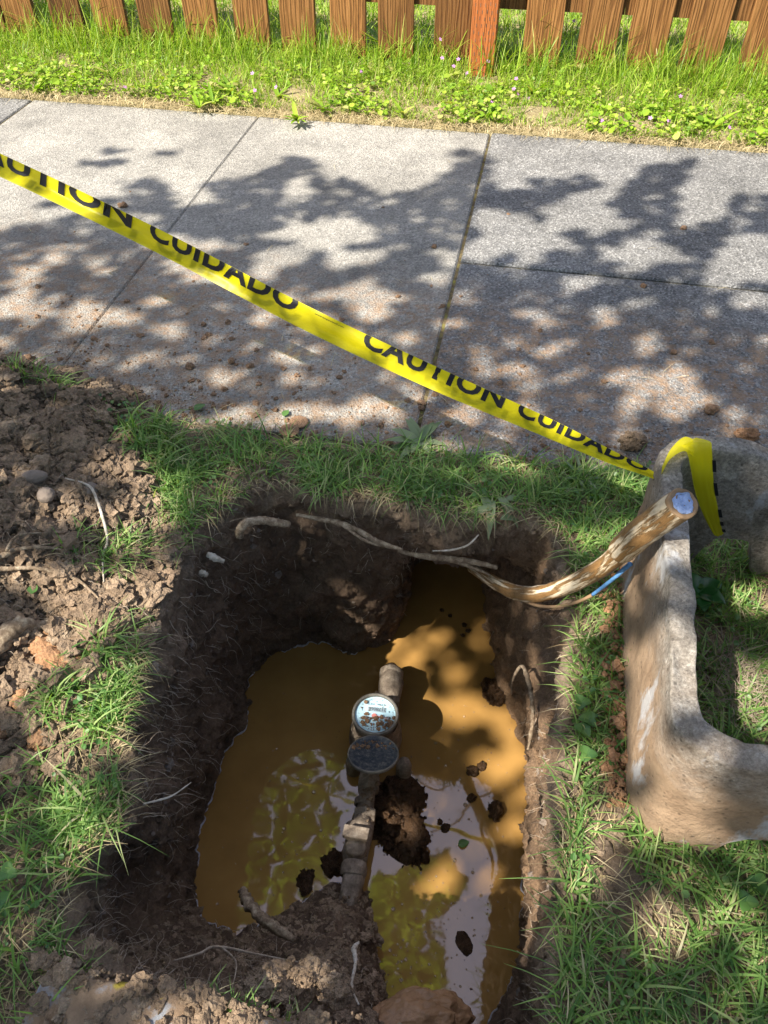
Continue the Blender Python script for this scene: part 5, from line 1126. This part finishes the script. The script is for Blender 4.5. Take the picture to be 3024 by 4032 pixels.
# tree beyond the fence, mirrored in the water
AREA = [([(590, 1615), (690, 1600), (760, 1640), (740, 1690), (600, 1695)], .9), ([(440, 1720), (560, 1690), (700, 1700), (745, 1800), (700, 1900), (600, 2010), (400, 2000)], .66), ([(800, 1900), (960, 1840), (1000, 1900), (930, 2000), (1000, 2190), (800, 2240), (790, 2000)], .72), ([(600, 1700), (760, 1700), (760, 1760), (640, 1790)], .3), ([(420, 1500), (560, 1500), (500, 2000), (400, 2000)], .35)]
pts = []; DARK = []
for poly, dns in AREA:
    xs = [p[0] for p in poly]; ys = [p[1] for p in poly]; A = (max(xs) - min(xs)) * (max(ys) - min(ys)); k = int(A * .016)
    xx = rng.uniform(min(xs), max(xs), k); yy = rng.uniform(min(ys), max(ys), k); ok = inpoly(xx, yy, poly)
    for x, y in zip(xx[ok], yy[ok]):
        if noise.noise(Vector((x * .035, y * .035, 1))) + .9 * noise.noise(Vector((x * .12, y * .12, 4))) > .52 - dns * .95:
            p = ad(x, y, WZ); H = random.uniform(4.2, 5.6); s = (H + 2 * 0 - WZ) / (CAM_H - WZ); pts.append((p.x * (1 + s), p.y * (1 + s), H))
for poly, dns in AREA[1:3]:                       # added sprays behind, shade put into their colour, hiding the mirrored sky
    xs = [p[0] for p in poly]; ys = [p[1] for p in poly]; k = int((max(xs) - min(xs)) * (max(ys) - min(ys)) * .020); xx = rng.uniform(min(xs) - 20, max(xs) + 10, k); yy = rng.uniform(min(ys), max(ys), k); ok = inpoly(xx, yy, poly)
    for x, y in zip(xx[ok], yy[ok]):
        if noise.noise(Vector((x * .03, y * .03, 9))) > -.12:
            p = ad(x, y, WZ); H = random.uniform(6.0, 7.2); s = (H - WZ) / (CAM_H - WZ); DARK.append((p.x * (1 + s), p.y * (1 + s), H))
extra = rng.uniform([1.5, 3.5, 4.0], [6, 7.5, 6.5], (5000, 3)); pts = np.vstack([np.array(pts), extra])
gx, gy = pts[:, 0] + LX * pts[:, 2], pts[:, 1] + LY * pts[:, 2]; k = ~((gx < 2.6) & (gx > -2.6) & (gy < 5.0)); pts = pts[k]
t2 = empty('maple_tree', (4.6, 6.2, 0)); tag(t2, 'maple tree behind the fence whose yellow-green leaves mirror in the water', 'tree')
leafcloud(pts, rng.uniform(.06, .11, len(pts)), M['canopy_far'], 'crown', t2)
DARK = np.array(DARK); gx, gy = DARK[:, 0] + LX * DARK[:, 2], DARK[:, 1] + LY * DARK[:, 2]; DARK = DARK[~((gx < 2.6) & (gx > -2.6) & (gy < 5.0))]
leafcloud(DARK, rng.uniform(.09, .15, len(DARK)), M['canopy_shade'], 'shade_tinted_crown', t2)
mb = MB(); tr = spline([[4.6, 6.2, -.3, .22], [4.5, 6.0, 2, .17], [4.0, 5.6, 4.2, .12], [3.4, 5.2, 5.8, .05]], 24); mb.tube([Vector(q[:3]) for q in tr], list(tr[:, 3]), 14, rough=.2)
for e in [(1.2, 3.6, 5.2), (-.6, 3.3, 5.0), (.4, 2.6, 4.8), (5.5, 5, 5.5), (3, 7, 6)]:
    s = Vector(tr[14, :3]); L = spline([list(s), list((s + Vector(e)) / 2 + Vector((0, 0, .3))), list(e)], 16); mb.tube([Vector(w) for w in L], list(np.linspace(.06, .008, 16)), 8)
mb.build('trunk', M['bark'], t2)
print('crown leaves', n, len(pts))
